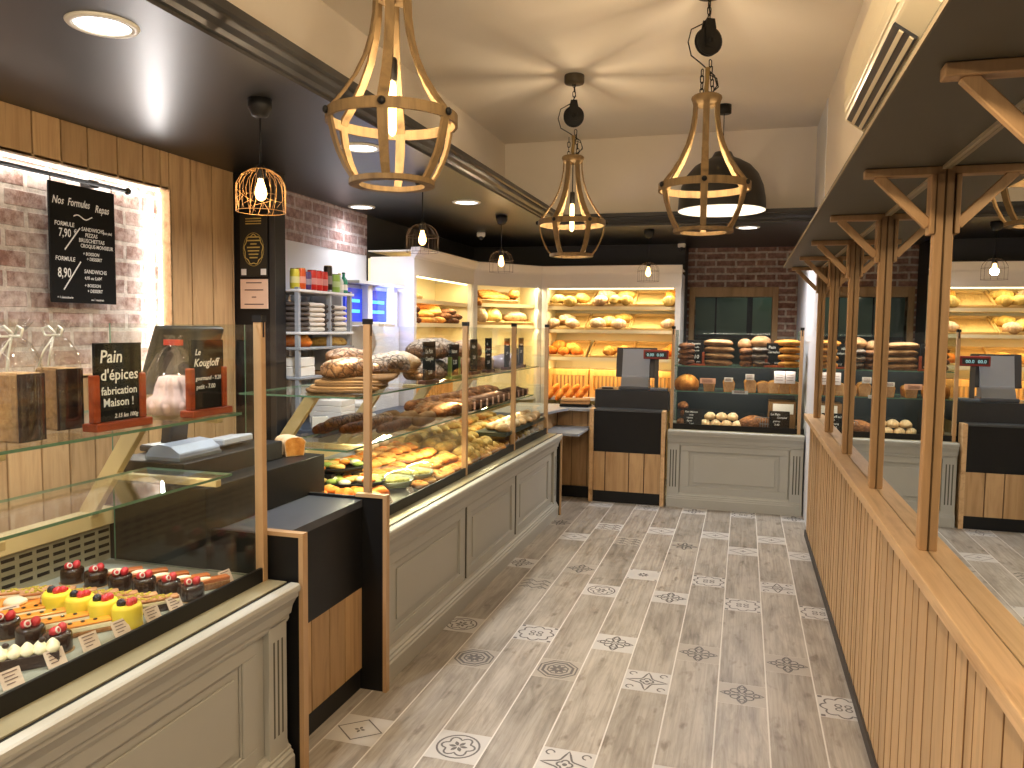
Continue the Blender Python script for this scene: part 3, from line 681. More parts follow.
mb.box((-1.228,6.708,.1), (-.648,7.0,.44), 1); mb.build('slat_panel', [OAK, plain('slat_shadow2', srgb(60,26,12), .8)], rt, True)
MB().box((-1.228,6.70,0), (-.648,7.0,.1)).build('kick_board', BLACK, rt, True)
MB().box((-1.25,6.84,.795), (-.607,7.24,.968)).build('upper_box', plain('till_box', (.02,.022,.026), .35), rt, True, .003)
MB().box((-1.228,6.69,.795), (-.648,6.85,.81)).build('counter_top', plain('till_top2', (.06,.066,.075), .35), rt, True)

# ================================================================== bread cabinets
def cabinet(label, loc, rotz, W, D, lips, ends=(True,True), ztop=2.1):
    t = thing('bread_cabinet', label, 'bread cabinet', loc, rotz, None)
    mb = MB(); mb.box((0,D-.02,.0), (W,D,ztop-.08)); mb.build('back_board', CABIN, t)
    for on, x0, x1 in ((ends[0],0,.05),(ends[1],W-.05,W)):
        if on:
            mb = MB(); mb.box((x0,0,0), (x1,D-.02,ztop-.07), 0); mb.box((x1 if x0 == 0 else x0-.002,.04,0), (x1+.002 if x0 == 0 else x0,D-.021,ztop-.2), 1)
            mb.build('upright', [CABW, CABIN], t)
    MB().box((-.004,-.004,1.89), (W+.004,.03,ztop-.07)).build('frieze', CABW, t)
    mb = MB(); mb.prism([(.02,ztop-.08),(-.012,ztop-.08),(-.016,ztop-.066),(-.03,ztop-.05),(-.05,ztop-.02),(-.056,ztop-.015),(-.056,ztop),(.02,ztop)], (-.01,0,0), (W+.02,0,0), (0,1,0), (0,0,1)); mb.build('cornice', CABW, t)
    MB().box((0,.0,ztop-.03), (W,D,ztop-.02)).build('top_board', CABW, t)
    for z in lips:
        if z is None: continue
        mb = MB(); mb.box((.05,.05,z-.05), (W-.05,D-.02,z-.03)); mb.box((.05,.042,z-.05), (W-.05,.055,z-.018)); mb.build('shelf', CABIN, t)
    MB().box((0,.02,.80), (W,D-.02,.83)).build('worktop', CABW, t)
    return t
cabinet('white bread cabinet of sloping trays along the back wall', (-1.915,7.5,0), 0, 1.335, .47, [1.735,1.51,1.24])
ang = math.atan2(7.5-6.86, -1.915+2.40)
cabinet('narrow white corner bread cabinet set at an angle between the other two', (-2.405,6.86,0), ang, math.hypot(.485,.64)+.002, .3, [1.745,1.545], ztop=2.099)
cabinet('white bread cabinet with baguettes along the left wall', (-2.40,5.5,0), PI/2, 1.36, .38, [1.735,1.55], ztop=2.098)
for nm, loc, rz, W, p in (('cabinet_light',(-1.25,7.56,1.885),0,1.15,5.0),('cabinet_light',(-2.12,7.23,1.885),ang,.6,3.4),('cabinet_light',(-2.46,6.2,1.885),PI/2,1.1,5.0)):
    lamp('AREA', nm, loc, p*1.05, (1.0,.86,.54), W, .03, (math.radians(12),0,rz))
lamp('AREA', 'cabinet_low_light', (-1.25,7.56,1.445), 3.2, (1.0,.76,.38), 1.15, .03, (math.radians(10),0,0))
lamp('AREA', 'cabinet_low_light', (-1.25,7.56,1.18), 5.0, (1.0,.74,.36), 1.15, .03, (math.radians(20),0,0))
lamp('AREA', 'cabinet_low_light', (-1.25,7.56,1.668), 3.0, (1.0,.86,.54), 1.15, .03, (math.radians(10),0,0))  # this and the next two: bare lights added to brighten the row below
lamp('AREA', 'cabinet_low_light', (-2.46,6.2,1.668), 2.2, (1.0,.84,.5), 1.1, .03, (math.radians(12),0,PI/2))
lamp('AREA', 'cabinet_low_light', (-2.12,7.23,1.675), 1.8, (1.0,.84,.5), .6, .03, (math.radians(10),0,ang))
lamp('AREA', 'cabinet_low_light', (-2.46,6.2,1.485), 3.0, (1.0,.76,.38), 1.1, .03, (math.radians(14),0,PI/2))
lamp('AREA', 'cabinet_low_light', (-2.12,7.23,1.48), 2.0, (1.0,.78,.40), .6, .03, (math.radians(10),0,ang))
for loc, rz, W in (((-1.25,7.535,1.888),0,1.2),((-2.45,6.2,1.888),PI/2,1.2)):
    o = MB().obox((0,0,0), (W,.02,.012)).build('cabinet_tube', LEDY); o.location = loc; o.rotation_euler = (0,0,rz)
    tag(o, 'warm light tube under the frieze of the back wall cabinet' if rz == 0 else 'warm light tube under the frieze of the left wall cabinet', 'light strip')
# ================================================================== hanging lamps
def wood_lamp(loc, rotz, label, cord_top):
    """top of wooden cap at z=0 local"""
    t = thing('wooden_pendant_lamp', label, 'pendant lamp', loc, rotz, 'wooden cage pendant lamps')
    cap = MB(); cap.lathe([(0,0),(.062,0),(.07,-.006),(.072,-.014),(.066,-.03),(.062,-.045),(0,-.045)], 24); cap.build('top_cap', LAMPW, t)
    prof = [(.062,-.02),(.064,-.09),(.075,-.16),(.096,-.23),(.13,-.30),(.172,-.362),(.205,-.402),(.216,-.425),(.214,-.455),(.205,-.50),(.188,-.55),(.163,-.60),(.137,-.635)]
    w0 = [.030,.030,.030,.031,.032,.034,.034,.034,.033,.032,.030,.028,.026]
    sl = MB(); th = .009; vs = []; n = len(prof)
    for i, (rr, z) in enumerate(prof):
        a = prof[max(i-1,0)]; b = prof[min(i+1,n-1)]; d = Vector((b[0]-a[0], b[1]-a[1])).normalized(); nx, nz = -d.y, d.x
        if nx < 0: nx, nz = -nx, -nz
        for s, k in ((-1,0),(1,0),(1,-1),(-1,-1)): vs.append((rr+nx*th*k, s*w0[i]/2, z+nz*th*k))
    fs = [(0,1,2,3), tuple(4*(n-1)+k for k in (3,2,1,0))]
    for i in range(n-1):
        for k in range(4): fs.append((4*i+k, 4*i+(k+1) % 4, 4*i+4+(k+1) % 4, 4*i+4+k))
    sl.add(vs, fs); me = sl.mesh('slat', LAMPW)
    for k in range(6):
        o = put('slat', me, (0,0,0), k*PI/3, parent=t)
        if k < 6:
            kn = MB(); kn.lathe([(0,0),(.012,0),(.013,.006),(.008,.012),(0,.014)], 10); m2 = None
    kn = MB(); kn.lathe([(.0,0),(.012,0),(.013,.006),(.008,.011),(0,.013)], 10); mk = kn.mesh('knob', BLACKM)
    for k in range(6):
        a = k*PI/3; o = put('knob', mk, (.222*math.cos(a),.222*math.sin(a),-.428), (0,PI/2,a), parent=t)
    MB().lathe([(.2075,-.412),(.2175,-.412),(.2175,-.446),(.2075,-.446),(.2075,-.412)], 48, smooth=False).build('middle_ring', LAMPW, t)
    MB().lathe([(.108,-.628),(.142,-.628),(.142,-.645),(.108,-.645),(.108,-.628)], 36, smooth=False).build('bottom_ring', LAMPW, t)
    so = MB(); so.lathe([(0,-.23),(.014,-.23),(.017,-.24),(.017,-.30),(.014,-.305),(0,-.305)], 14); so.tube([(0,0,-.04),(0,0,-.23)], .004, 6); so.build('socket', BLACKM, t)
    bl = MB(); bl.lathe([(.009,-.305),(.013,-.315),(.0145,-.335),(.0145,-.46),(.011,-.475),(.004,-.482),(0,-.483)], 16); bl.build('bulb', BULB, t)
    # chain, pulley, cable, ceiling rose
    H = cord_top
    mb = MB()
    def link(c, rz, l=.036, w=.009):
        p = []
        for i in range(12):
            a = 2*PI*i/12; x = w*math.cos(a); z = (l/2-w)*(1 if math.sin(a) >= 0 else -1)+w*math.sin(a)
            p.append((c[0]+x*math.cos(rz), c[1]+x*math.sin(rz), c[2]+z))
        mb.tube(p, .0026, 5, True)
    z = .012
    for k in range(4): link((-.028,0,z+k*.03), (k % 2)*PI/2)
    mb.build('chain', BLACKM, t); mb = MB()
    for k in range(5): link((.03-.004*k,0,.01+k*.03+.02), (k % 2)*PI/2+.3)
    mb.build('chain', BLACKM, t)
    mb = MB(); mb.tube([(.0,0,.13),(.002,.004,.08),(-.004,0,.03),(.0,0,0)], [.011,.010,.011,.009], 8); mb.build('rope', plain('hemp_rope', srgb(140,116,70), .9, bstr=.3, scale=60), t)
    pu = MB(); pc = .25
    ring = [(.0,-.016),(.056,-.016),(.066,-.014),(.066,-.008),(.054,-.003),(.054,.003),(.066,.008),(.066,.014),(.056,.016),(0,.016)]
    pts = MB(); pts.lathe(ring, 28)
    pu.add([(x, zz, pc+y) for x, y, zz in pts.v], pts.f, 0, 1, True)
    pu.prism([(-.02,-.03),(.02,-.03),(.028,.06),(.02,.10),(-.02,.10),(-.028,.06)], (0,-.021,pc), (0,.005,0), (1,0,0), (0,0,1)); pu.prism([(-.02,-.03),(.02,-.03),(.028,.06),(.02,.10),(-.02,.10),(-.028,.06)], (0,.016,pc), (0,.005,0), (1,0,0), (0,0,1))
    pu.tube([(0,-.03,pc),(0,.03,pc)], .012, 10); pu.build('pulley', BLACKM, t)
    mb = MB(); mb.tube([(.0,.012,H-.05),(.01,.01,pc+.13),(-.02,.012,pc+.085),(-.085,.012,pc+.05),(-.1,.012,pc-.01),(-.082,.012,pc-.07),(-.03,.012,pc-.1),(.045,.012,.1),(.06,.012,.055),(.035,.01,.02),(-.01,0,.02),(0,0,.1),(.05,0,.085),(.06,0,.045),(.02,0,.012),(0,0,0)], .0032, 6); mb.build('cable', BLACKM, t)
    mb = MB()
    zz = pc+.11
    while zz < H-.05: link((0,0,zz), 0 if int(zz*100) % 2 else PI/2); zz += .03
    mb.build('top_chain', BLACKM, t)
    MB().lathe([(0,H),(.062,H),(.064,H-.004),(.064,H-.045),(.06,H-.052),(0,H-.052)], 24).build('ceiling_rose', plain('rose_brown', srgb(72,62,44), .5), t)
    return t
CT = 2.612
for (x, y, rz, lb) in ((-1.142,2.434,.82,'nearest and largest wooden cage pendant lamp, hanging over the left counter'), (-1.098,5.06,.21,'farthest wooden cage pendant lamp in front of the dark back wall'), (-.207,3.92,.576,'wooden cage pendant lamp on the right in front of the black dome lamp')):
    wood_lamp((x,y,CT), rz, lb, ZC-CT)
    lamp('POINT', 'cage_bulb_light', (x,y,CT-.40), 44, (1.0,.77,.50), .02)
for (x, y) in ((-.207,1.2),(-1.14,-.2)): lamp('POINT', 'cage_bulb_light', (x,y,CT-.40), 44, (1.0,.78,.52), .03)  # bare fill lights added behind the camera, no lamps built for them

# wire shades
def wire_pendant(loc, label, dense=True):
    t = thing('wire_pendant_lamp', label, 'pendant lamp', loc, 0, 'wire shade pendant lamps under the black soffit')
    r = random.Random(int(loc[1]*100)); mb = MB(); R0 = .092; hh = .165
    def P(a, s):   # s 0 top .. 1 bottom
        if s < .38:
            q = s/.38*PI/2; return Vector((R0*math.sin(q)*math.cos(a), R0*math.sin(q)*math.sin(a), -.075*(1-math.cos(q))))
        u = (s-.38)/.62; return Vector((R0*math.cos(a), R0*math.sin(a), -.075-(hh-.075)*u))
    n = 22 if dense else 12
    for k in range(n):
        a = 2*PI*k/n; w = r.uniform(-.35,.35) if dense else 0
        mb.tube([P(a+w*s*s, max(s,.04)) for s in [i/9 for i in range(10)]], .0009, 4)
    if dense:
        for k in range(16):
            a = r.uniform(0,2*PI); s0 = r.uniform(.3,.6); s1 = r.uniform(.6,1); d = r.uniform(-1.2,1.2)
            mb.tube([P(a+d*i/8, s0+(s1-s0)*i/8) for i in range(9)], .0008, 4)
    for s in (.12,.38,.99) if not dense else (.1,.99): mb.tube([P(2*PI*i/24, s) for i in range(24)], .0012, 4, True)
    mb.build('shade', plain('shade_wire', srgb(196,150,92), .4, metal=.5) if dense else plain('shade_wire2', srgb(80,66,56), .4, metal=.6), t)
    so = MB(); so.lathe([(0,.012),(.012,.012),(.018,0),(.018,-.034),(.012,-.04),(0,-.04)], 12); so.build('socket', BLACKM, t)
    bl = MB(); bl.lathe([(.010,-.04),(.012,-.05),(.020,-.078),(.023,-.095),(.018,-.112),(.008,-.121),(0,-.123)], 16)
    bl.build('bulb', BULB, t)
    H = ZS-loc[2]; mb = MB(); mb.tube([(0,0,.01),(0,0,H-.05)], .003, 6); mb.build('cord', BLACKM, t)
    MB().lathe([(.0,H),(.045,H),(.045,H-.03),(.03,H-.062),(.012,H-.07),(0,H-.07)], 18).build('ceiling_rose', BLACKM, t)
    lamp('POINT', 'wire_bulb_light', (loc[0],loc[1],loc[2]-.1), 5.5, (1.0,.70,.38), .03)
wire_pendant((-1.785,2.64,2.094), 'wire shade pendant lamp nearest, hanging by the oak planks')
wire_pendant((-1.79,4.22,2.09), 'wire shade pendant lamp hanging in front of the white cabinet end', False)
wire_pendant((-1.80,5.78,2.088), 'wire shade pendant lamp hanging before the corner bread cabinet', False)
wire_pendant((-.807,6.83,2.075), 'wire shade pendant lamp hanging over the rear till', False)

# black dome lamp
dl = thing('dome_lamp', 'big black dome pendant lamp with white inside behind the wooden cage lamp', 'pendant lamp', (-.19,5.98,2.37))
mb = MB(); R_ = .312
pr = [(R_,0),(R_*.985,.08),(R_*.93,.17),(R_*.82,.25),(R_*.64,.315),(R_*.42,.355),(.09,.372),(.075,.385),(.06,.415),(0,.42)]
mb.lathe(pr, 40); mb.build('shade', plain('dome_black', (.014,.013,.012), .4), dl)
mb = MB(); mb.lathe([(r_-.004 if r_ > .1 else r_, z-.004) for r_, z in pr[:7]]+[(0,.366)], 40); mb.build('lining', plain('dome_white', (.85,.83,.78), .6, emis=(1,.93,.8), es=.03), dl)
H = ZC-2.37; mb = MB(); mb.tube([(0,0,.41),(0,0,H-.06)], .003, 6); mb.build('cord', BLACKM, dl)
MB().lathe([(0,H),(.05,H),(.05,H-.06),(0,H-.06)], 18).build('ceiling_rose', BLACKM, dl)
lamp('POINT', 'dome_light', (-.163,5.98,2.50), 7, (1.0,.85,.65), .05)

# recessed spots
def spot(x, y, label, pw=85):
    t = thing('ceiling_spotlight', label, 'spotlight', (x,y,ZS), 0, 'round recessed spotlights in the black soffit')
    MB().lathe([(.074,-.002),(.076,-.008),(.094,-.006),(.098,0),(.074,0),(.074,-.002)], 32).build('trim_ring', WHITEPL, t)
    MB().lathe([(0,-.003),(.075,-.003),(.075,-.0005),(0,-.0005)], 32, smooth=False).build('diffuser', SPOTE, t)
    lamp('SPOT', 'spot_beam', (x,y,ZS-.03), pw, (.96,.96,1.0), .07, spot=math.radians(150), blend=.8)
spot(-1.785,1.88,'round white recessed spotlight nearest the camera'); spot(-1.78,3.45,'round recessed spotlight seen through the nearest cage lamp')
spot(-2.65,5.14,'round recessed spotlight deep over the drinks shelf', 16); spot(-1.84,5.1,'round recessed spotlight beside the moulding over the long counter', 60); spot(.0,6.82,'round recessed spotlight under the black dome lamp, over the rear counter')
for x, y in ((-1.78,.3),(-1.78,-1.1)): lamp('SPOT', 'spot_beam', (x,y,ZS-.03), 85, (.96,.96,1.0), .07, spot=math.radians(150), blend=.8)  # unseen spots behind the camera: beams added as fill, without fixtures
for x, y, z, rz, lb in ((-2.3,6.75,2.31,0.5,'small white sensor on the dark wall above the corner cabinet'),(-.62,7.98,2.31,0,'small white sensor on the dark wall above the back cabinet')):
    t = thing('sensor', lb, 'sensor', (x,y,z), rz)
    MB().obox((0,-.02,.02), (.075,.04,.04)).build('body', WHITEPL, t, bevel=.006); MB().blob((0,-.02,-.01), (.022,.022,.022), 12, 8).build('eye', DKGREY, t)
# display case lights (strips fixed under the upper glass shelves)
lamp('AREA', 'case_light', (-1.66,1.2,1.19), 3.2, (1,.86,.62), 1.9, .02, (0,math.radians(8),PI/2))
lamp('AREA', 'case_light', (-1.66,3.6,.953), 9, (1,.86,.56), 1.2, .02, (0,math.radians(8),PI/2))
lamp('AREA', 'case_light', (-1.70,4.4,1.185), 5, (1,.86,.60), 2.8, .02, (0,math.radians(8),PI/2))
lamp('AREA', 'case_light', (-1.66,5.1,.953), 6, (1,.86,.56), 1.8, .02, (0,math.radians(8),PI/2))
for z, p in ((1.46,.9),(1.185,1.3),(.965,1.5)): lamp('AREA', 'case_light', (-.05,6.80,z), p, (1,.88,.7), .9, .02, (math.radians(18),0,0))
# world
w = bpy.data.worlds.new('world'); S.world = w; w.use_nodes = True
w.node_tree.nodes['Background'].inputs[0].default_value = (.95,.88,.80,1); w.node_tree.nodes['Background'].inputs[1].default_value = .26
S.view_settings.view_transform = 'Standard'
S.view_settings.look = 'None'
S.view_settings.exposure = 0.16
S.cycles.max_bounces = 8; S.cycles.transparent_max_bounces = 40; S.cycles.diffuse_bounces = 3; S.cycles.glossy_bounces = 4
S.cycles.caustics_reflective = False; S.cycles.caustics_refractive = False
S.cycles.sample_clamp_indirect = 4.0
# ================================================================== bread materials
CR_DARK = crust('crust_dark', srgb(70,40,20), srgb(120,72,36), srgb(160,108,62), .35, crack=.5)
CR_RYE = crust('crust_rye', srgb(78,52,36), srgb(122,90,64), srgb(160,130,100), .62, bstr=1.0, crack=.8)
CR_TAN = crust('crust_tan', srgb(130,90,54), srgb(174,130,86), srgb(206,168,124), .35, bstr=.6)
CR_CTRY = crust('crust_country', srgb(96,60,34), srgb(146,98,58), srgb(186,142,98), .5, bstr=.9, crack=.8)
CR_GOLD = crust('crust_gold', srgb(150,84,28), srgb(204,136,56), srgb(228,178,96), 0)
CR_YEL = crust('crust_yellow', srgb(176,128,52), srgb(214,176,92), srgb(236,210,136), .25)
CR_PALE = crust('crust_pale', srgb(170,130,84), srgb(206,170,122), srgb(226,202,160), .45)
CR_FLOUR = crust('crust_floured', srgb(150,104,60), srgb(190,150,100), srgb(220,196,150), .6)
CR_ORANGE = crust('crust_orange', srgb(196,84,18), srgb(228,124,36), srgb(244,166,74), 0)
CR_CHOC = crust('choc_crust', srgb(44,26,16), srgb(76,46,28), srgb(104,70,44), 0)
CRUMB = crust('crumb', srgb(206,176,120), srgb(228,204,156), srgb(240,222,184), 0, scale=60, bstr=.6)
CHOC = plain('chocolate_glaze', srgb(44,24,16), .22, coat=.5, var=.2)
CHOCD = plain('chocolate_side', srgb(50,30,22), .55, var=.25, scale=40, bstr=.3)
CREAMY = plain('cream_piped', srgb(246,236,204), .5, var=.03)
YELC = plain('lemon_velvet', srgb(238,212,60), .55, var=.06, scale=60, bstr=.1)
RASP = plain('raspberry', srgb(206,52,60), .4, var=.2, scale=120, bstr=.4)
RASPW = plain('raspberry_rim', srgb(236,214,206), .5)
BLACKB = plain('blackberry', srgb(34,28,38), .35, var=.3, scale=120, bstr=.5)
REDC = plain('redcurrant', srgb(220,40,24), .25)
ORANGEG = plain('orange_glaze', srgb(226,142,44), .3, var=.08, coat=.3)
SPONGE = crust('sponge', srgb(130,84,50), srgb(176,126,82), srgb(206,162,116), 0, scale=60)
NUTTY = crust('nut_slice', srgb(120,72,44), srgb(186,126,84), srgb(214,164,118), 0, scale=50)
PIST = plain('pistachio_crumb', srgb(190,168,60), .8, var=.3, scale=90, bstr=.4)
CLEARB = glass('cellophane', (.93,.94,.94), .10, .5)
WICK = wood('wicker', srgb(190,150,86), srgb(226,190,124), 0, .6, knots=0)

# ---- bread meshes
def crease(d, k, amp): return 1 - amp*max(0, math.cos(k))**6
SEED = [0]
def rough(amp):
    SEED[0] += 1; r = random.Random(SEED[0]); ks = [(Vector((r.gauss(0,1),r.gauss(0,1),r.gauss(0,1))).normalized()*r.uniform(2.5,8), r.uniform(0,6.28), r.uniform(.4,1)) for _ in range(7)]
    return lambda d: amp*sum(a*math.sin(k.dot(d)+p) for k, p, a in ks)/2.2
def boule(m, r=.11, h=.075, slash=True):
    n = rough(.045)
    def cut(d): return slash and d.z > .25 and (abs(d.x+.15*d.y) < .10 or abs(d.y-.1*d.x) < .09)
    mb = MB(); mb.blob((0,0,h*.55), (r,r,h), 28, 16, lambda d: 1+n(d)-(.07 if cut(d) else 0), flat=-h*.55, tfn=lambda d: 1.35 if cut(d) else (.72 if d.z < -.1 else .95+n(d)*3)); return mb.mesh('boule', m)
def oval(m, l=.14, w=.075, h=.06, slashes=3, e=.9):
    n = rough(.05)
    def ph(d): return math.sin(slashes*PI*(d.x*1.15+.28*d.y)+.6) if slashes and d.z > .15 and abs(d.y) < .8 else 0
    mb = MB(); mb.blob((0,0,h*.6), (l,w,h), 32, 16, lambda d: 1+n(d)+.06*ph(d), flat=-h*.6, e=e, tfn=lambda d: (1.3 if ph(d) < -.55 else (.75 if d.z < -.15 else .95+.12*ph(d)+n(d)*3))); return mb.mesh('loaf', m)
def bague(m, l=.26, r=.032):
    pts = [(-l+2*l*i/14, .004*math.sin(i), r*.85) for i in range(15)]
    rr = [r*(.35+.65*min(1, 3.2*math.sqrt(max(.02, 1-abs(2*i/14-1)))/2.2))*(1+.06*(i % 2)) for i in range(15)]
    mb = MB(); mb.tube(pts, rr, 10)
    mb.t = [(1.3 if (k//10) % 3 == 1 and 2 <= k % 10 <= 7 else .9+.1*math.sin(k*1.7)) for k in range(len(mb.t))]; return mb.mesh('baguette', m)
def roll(m, l=.05, w=.036, h=.03): return oval(m, l, w, h, 1, 1)
def croissant(m, R=.038):
    pts, rr = [], []
    for i in range(17):
        a = -2.0+4.0*i/16; pts.append((R*math.sin(a), R*.55*(1-math.cos(a)), .018)); k = 1-abs(i/8-1)
        rr.append((.007+.017*k**.8)*(1.0 if i % 3 else .86))
    mb = MB(); mb.tube(pts, rr, 9); return mb.mesh('croissant', m)
def swirl(m, m2, R=.045):
    mb = MB(); mb.lathe([(0,0),(R*.95,0),(R,.008),(R*.93,.02),(R*.8,.017),(R*.68,.024),(R*.55,.019),(R*.42,.026),(R*.28,.02),(R*.14,.027),(0,.026)], 18, wob=lambda a, z: 1+.03*math.sin(3*a)); return mb.mesh('swirl', [m, m2])
def danish(m, m2):
    mb = MB(); mb.blob((0,0,.016), (.046,.046,.018), 16, 8, lambda d: 1+.10*math.cos(4*math.atan2(d.y, d.x)) if d.x or d.y else 1, flat=-.014); mb.blob((0,0,.028), (.022,.022,.011), 12, 6, mat=1); return mb.mesh('danish', [m, m2])
def tinloaf(m, m2, l=.11, w=.042, h=.085):
    prof = [(-w*.86,0),(w*.86,0),(w,h*.62),(w*1.06,h*.78),(w*.8,h*.98),(w*.3,h*1.06),(-w*.3,h*1.06),(-w*.8,h*.98),(-w*1.06,h*.78),(-w,h*.62)]
    mb = MB(); mb.prism(prof, (0,-l,0), (0,2*l,0), (1,0,0), (0,0,1), smooth=False); mb.prism([(a*.9,b*.94+.003) for a, b in prof], (0,-l-.0015,0), (0,.002,0), (1,0,0), (0,0,1), 1); return mb.mesh('tin_loaf', [m, m2], bevel=.004)
def bagstack(m, l=.13, w=.1, h=.03):
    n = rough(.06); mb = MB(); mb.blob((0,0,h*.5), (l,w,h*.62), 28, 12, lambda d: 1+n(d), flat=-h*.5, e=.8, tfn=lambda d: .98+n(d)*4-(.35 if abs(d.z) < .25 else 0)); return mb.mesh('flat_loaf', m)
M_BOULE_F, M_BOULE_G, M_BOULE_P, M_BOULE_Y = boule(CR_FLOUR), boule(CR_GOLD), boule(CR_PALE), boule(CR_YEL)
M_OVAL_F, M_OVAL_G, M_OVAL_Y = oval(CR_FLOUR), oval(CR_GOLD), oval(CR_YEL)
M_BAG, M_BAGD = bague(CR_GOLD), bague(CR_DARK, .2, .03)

def at_shelf(k): return ORD[k]

# ================================================================== foreground pastry case (deck z .672)
Z0 = .672
def dome_proto():
    t = thing('chocolate_cake', 'x', 'cake', (0,0,0), 0, 'round chocolate cakes topped with raspberries')
    b = MB(); b.lathe([(0,0),(.0345,0),(.035,.01),(.0345,.04),(.032,.046),(.027,.048),(0,.048)], 28); b.build('glaze', CHOC, t)
    d = MB(); d.lathe([(0,0),(.038,0),(.039,.002),(0,.0025)], 20); d.build('cake_board', GOLD, t)
    for (x, y, az) in ((-.012,-.008,.3),(.012,-.002,2.0)):
        r = MB(); r.blob((0,0,0), (.0115,.0115,.0135), 16, 12, lambda q: 1+.10*math.sin(9*math.atan2(q.y, q.x))*math.cos(9*q.z)); o = r.build('raspberry', RASP, t); o.location = (x,y,.056); o.rotation_euler = (1.2 if x < 0 else .5, .2, az)
        if x < 0: q = MB(); q.lathe([(.004,.010),(.0065,.0135),(.0095,.0105),(.007,.008),(.004,.010)], 14); q.build('rim', RASPW, o)
    return t
dp = None
rows = [(-2.035,1.963),(-1.941,1.963),(-1.841,1.956),(-1.751,1.956),(-1.662,1.958),(-1.571,1.95)]
for k, (x, y) in enumerate(rows):
    lb = 'round chocolate cake with raspberries, %s in the back row from the vent grille' % ORD[k]
    if dp is None: dp = dome_proto(); dp.location = (x,y,Z0); dp.rotation_euler = (0,0,.9); dp['label'] = lb
    else: dup(dp, (x,y,Z0), .9+.25*math.sin(k*2.1), lb)
for k, (x, y) in enumerate([(-1.842,1.56),(-1.742,1.544),(-1.64,1.53)]):
    dup(dp, (x,y,Z0), .6+.4*k, 'round chocolate cake with raspberries, front group, %s from the price cards' % ['third','second','first'][k], 'chocolate cakes beside the cream slice')
# caramel slices behind
def slice_proto(name, label, cat, group, L, W, layers, tops, inner):
    t = thing(name, label, cat, (0,0,0), 0, group); z = 0
    for nm, h, m in layers:
        MB().box((-L/2,-W/2,z), (L/2,W/2,z+h)).build(nm, m, t, bevel=.0025); z += h
    inner(t, z)
    return t
def caramel_top(t, z):
    mb = MB(); mb.blob((-.02,0,z), (.028,.011,.007), 12, 6); mb.build('cream', CREAMY, t)
sp = slice_proto('caramel_slice', 'x', 'cake slice', 'caramel slices at the back of the pastry case', .125, .03, [('base',.022,SPONGE),('glaze',.012,plain('caramel', srgb(196,110,54), .35, var=.12))], None, caramel_top)
for k, (x, y) in enumerate([(-1.905,2.03),(-1.82,2.045),(-1.735,2.04),(-1.655,2.04),(-1.585,2.045)]):
    lb = 'caramel slice with a cream dab behind the chocolate cakes, %s from the vent' % ORD[k]
    if k == 0: sp.location = (x,y,Z0); sp.rotation_euler = (0,0,.85); sp['label'] = lb
    else: dup(sp, (x,y,Z0), .85+.04*k, lb)
def nut_top(t, z):
    r = random.Random(5); mb = MB()
    for k in range(26): mb.blob((r.uniform(-.055,.055),r.uniform(-.011,.011),z+.001), (.005,.004,.003), 6, 4)
    mb.build('crumble', PIST, t)
npp = slice_proto('nut_slice', 'x', 'cake slice', 'layered nut slices in the pastry case', .145, .03, [('base',.02,CHOCD),('filling',.010,CREAMY),('top_biscuit',.009,NUTTY)], None, nut_top)
for k, (x, y) in enumerate([(-2.02,1.775),(-1.95,1.792),(-1.88,1.80),(-1.81,1.81),(-1.745,1.815),(-1.68,1.82),(-1.612,1.828)]):
    lb = 'layered nut slice with pistachio crumbs, %s of the row counting from the vent grille' % ORD[k]
    if k == 0: npp.location = (x,y,Z0); npp.rotation_euler = (0,0,.72); npp['label'] = lb
    else: dup(npp, (x,y,Z0), .72+.03*k, lb)
# lemon cakes
def lemon_proto():
    t = thing('lemon_cake', 'x', 'cake', (0,0,0), 0, 'yellow round cakes with berries')
    b = MB(); b.lathe([(0,0),(.037,0),(.0385,.005),(.0385,.054),(.035,.062),(.028,.063),(0,.061)], 28); b.build('velvet', YELC, t)
    MB().lathe([(0,-.0),(.041,0),(.041,.0025),(0,.0025)], 20).build('cake_board', GOLD, t)
    r = MB(); r.blob((0,0,0), (.012,.012,.012), 14, 10, lambda q: 1+.1*math.sin(8*q.x)*math.sin(8*q.y)*math.sin(8*q.z)); r.build('blackberry', BLACKB, t).location = (-.014,.004,.068)
    for p in ((.002,-.012,.068),(.016,-.004,.068)): 
        r = MB(); r.blob((0,0,0), (.0105,.0105,.0115), 12, 8); r.build('raspberry', RASP, t).location = p
    for p in ((.012,.014,.067),(.022,.008,.066),(.0,.018,.066)):
        r = MB(); r.blob((0,0,0), (.006,.006,.006), 10, 6); r.build('redcurrant', REDC, t).location = p
    return t
lp = None
for k, (x, y) in enumerate([(-1.856,1.735),(-1.767,1.728),(-1.683,1.724),(-1.594,1.715)]):
    lb = 'yellow round cake topped with mixed berries, %s from the left in its row of four' % ORD[k]
    if lp is None: lp = lemon_proto(); lp.location = (x,y,Z0); lp.rotation_euler = (0,0,.6); lp['label'] = lb
    else: dup(lp, (x,y,Z0), .6+.2*k, lb)
def coffee_top(t, z):
    for x in (-.03,.0,.03):
        b = MB(); b.blob((0,0,0), (.006,.004,.003), 8, 6); b.build('coffee_bean', CHOC, t).location = (x,0,z+.002)
op = slice_proto('coffee_slice', 'x', 'cake slice', 'orange glazed slices with coffee beans', .135, .034, [('base',.012,SPONGE),('filling',.014,CREAMY),('glaze',.007,ORANGEG)], None, coffee_top)
for k, (x, y) in enumerate([(-1.90,1.665),(-1.825,1.655),(-1.745,1.647),(-1.665,1.635)]):
    lb = 'orange glazed slice with coffee beans, %s from the left in front of the yellow cakes' % ORD[k]
    if k == 0: op.location = (x,y,Z0); op.rotation_euler = (0,0,.95); op['label'] = lb
    else: dup(op, (x,y,Z0), .95, lb)
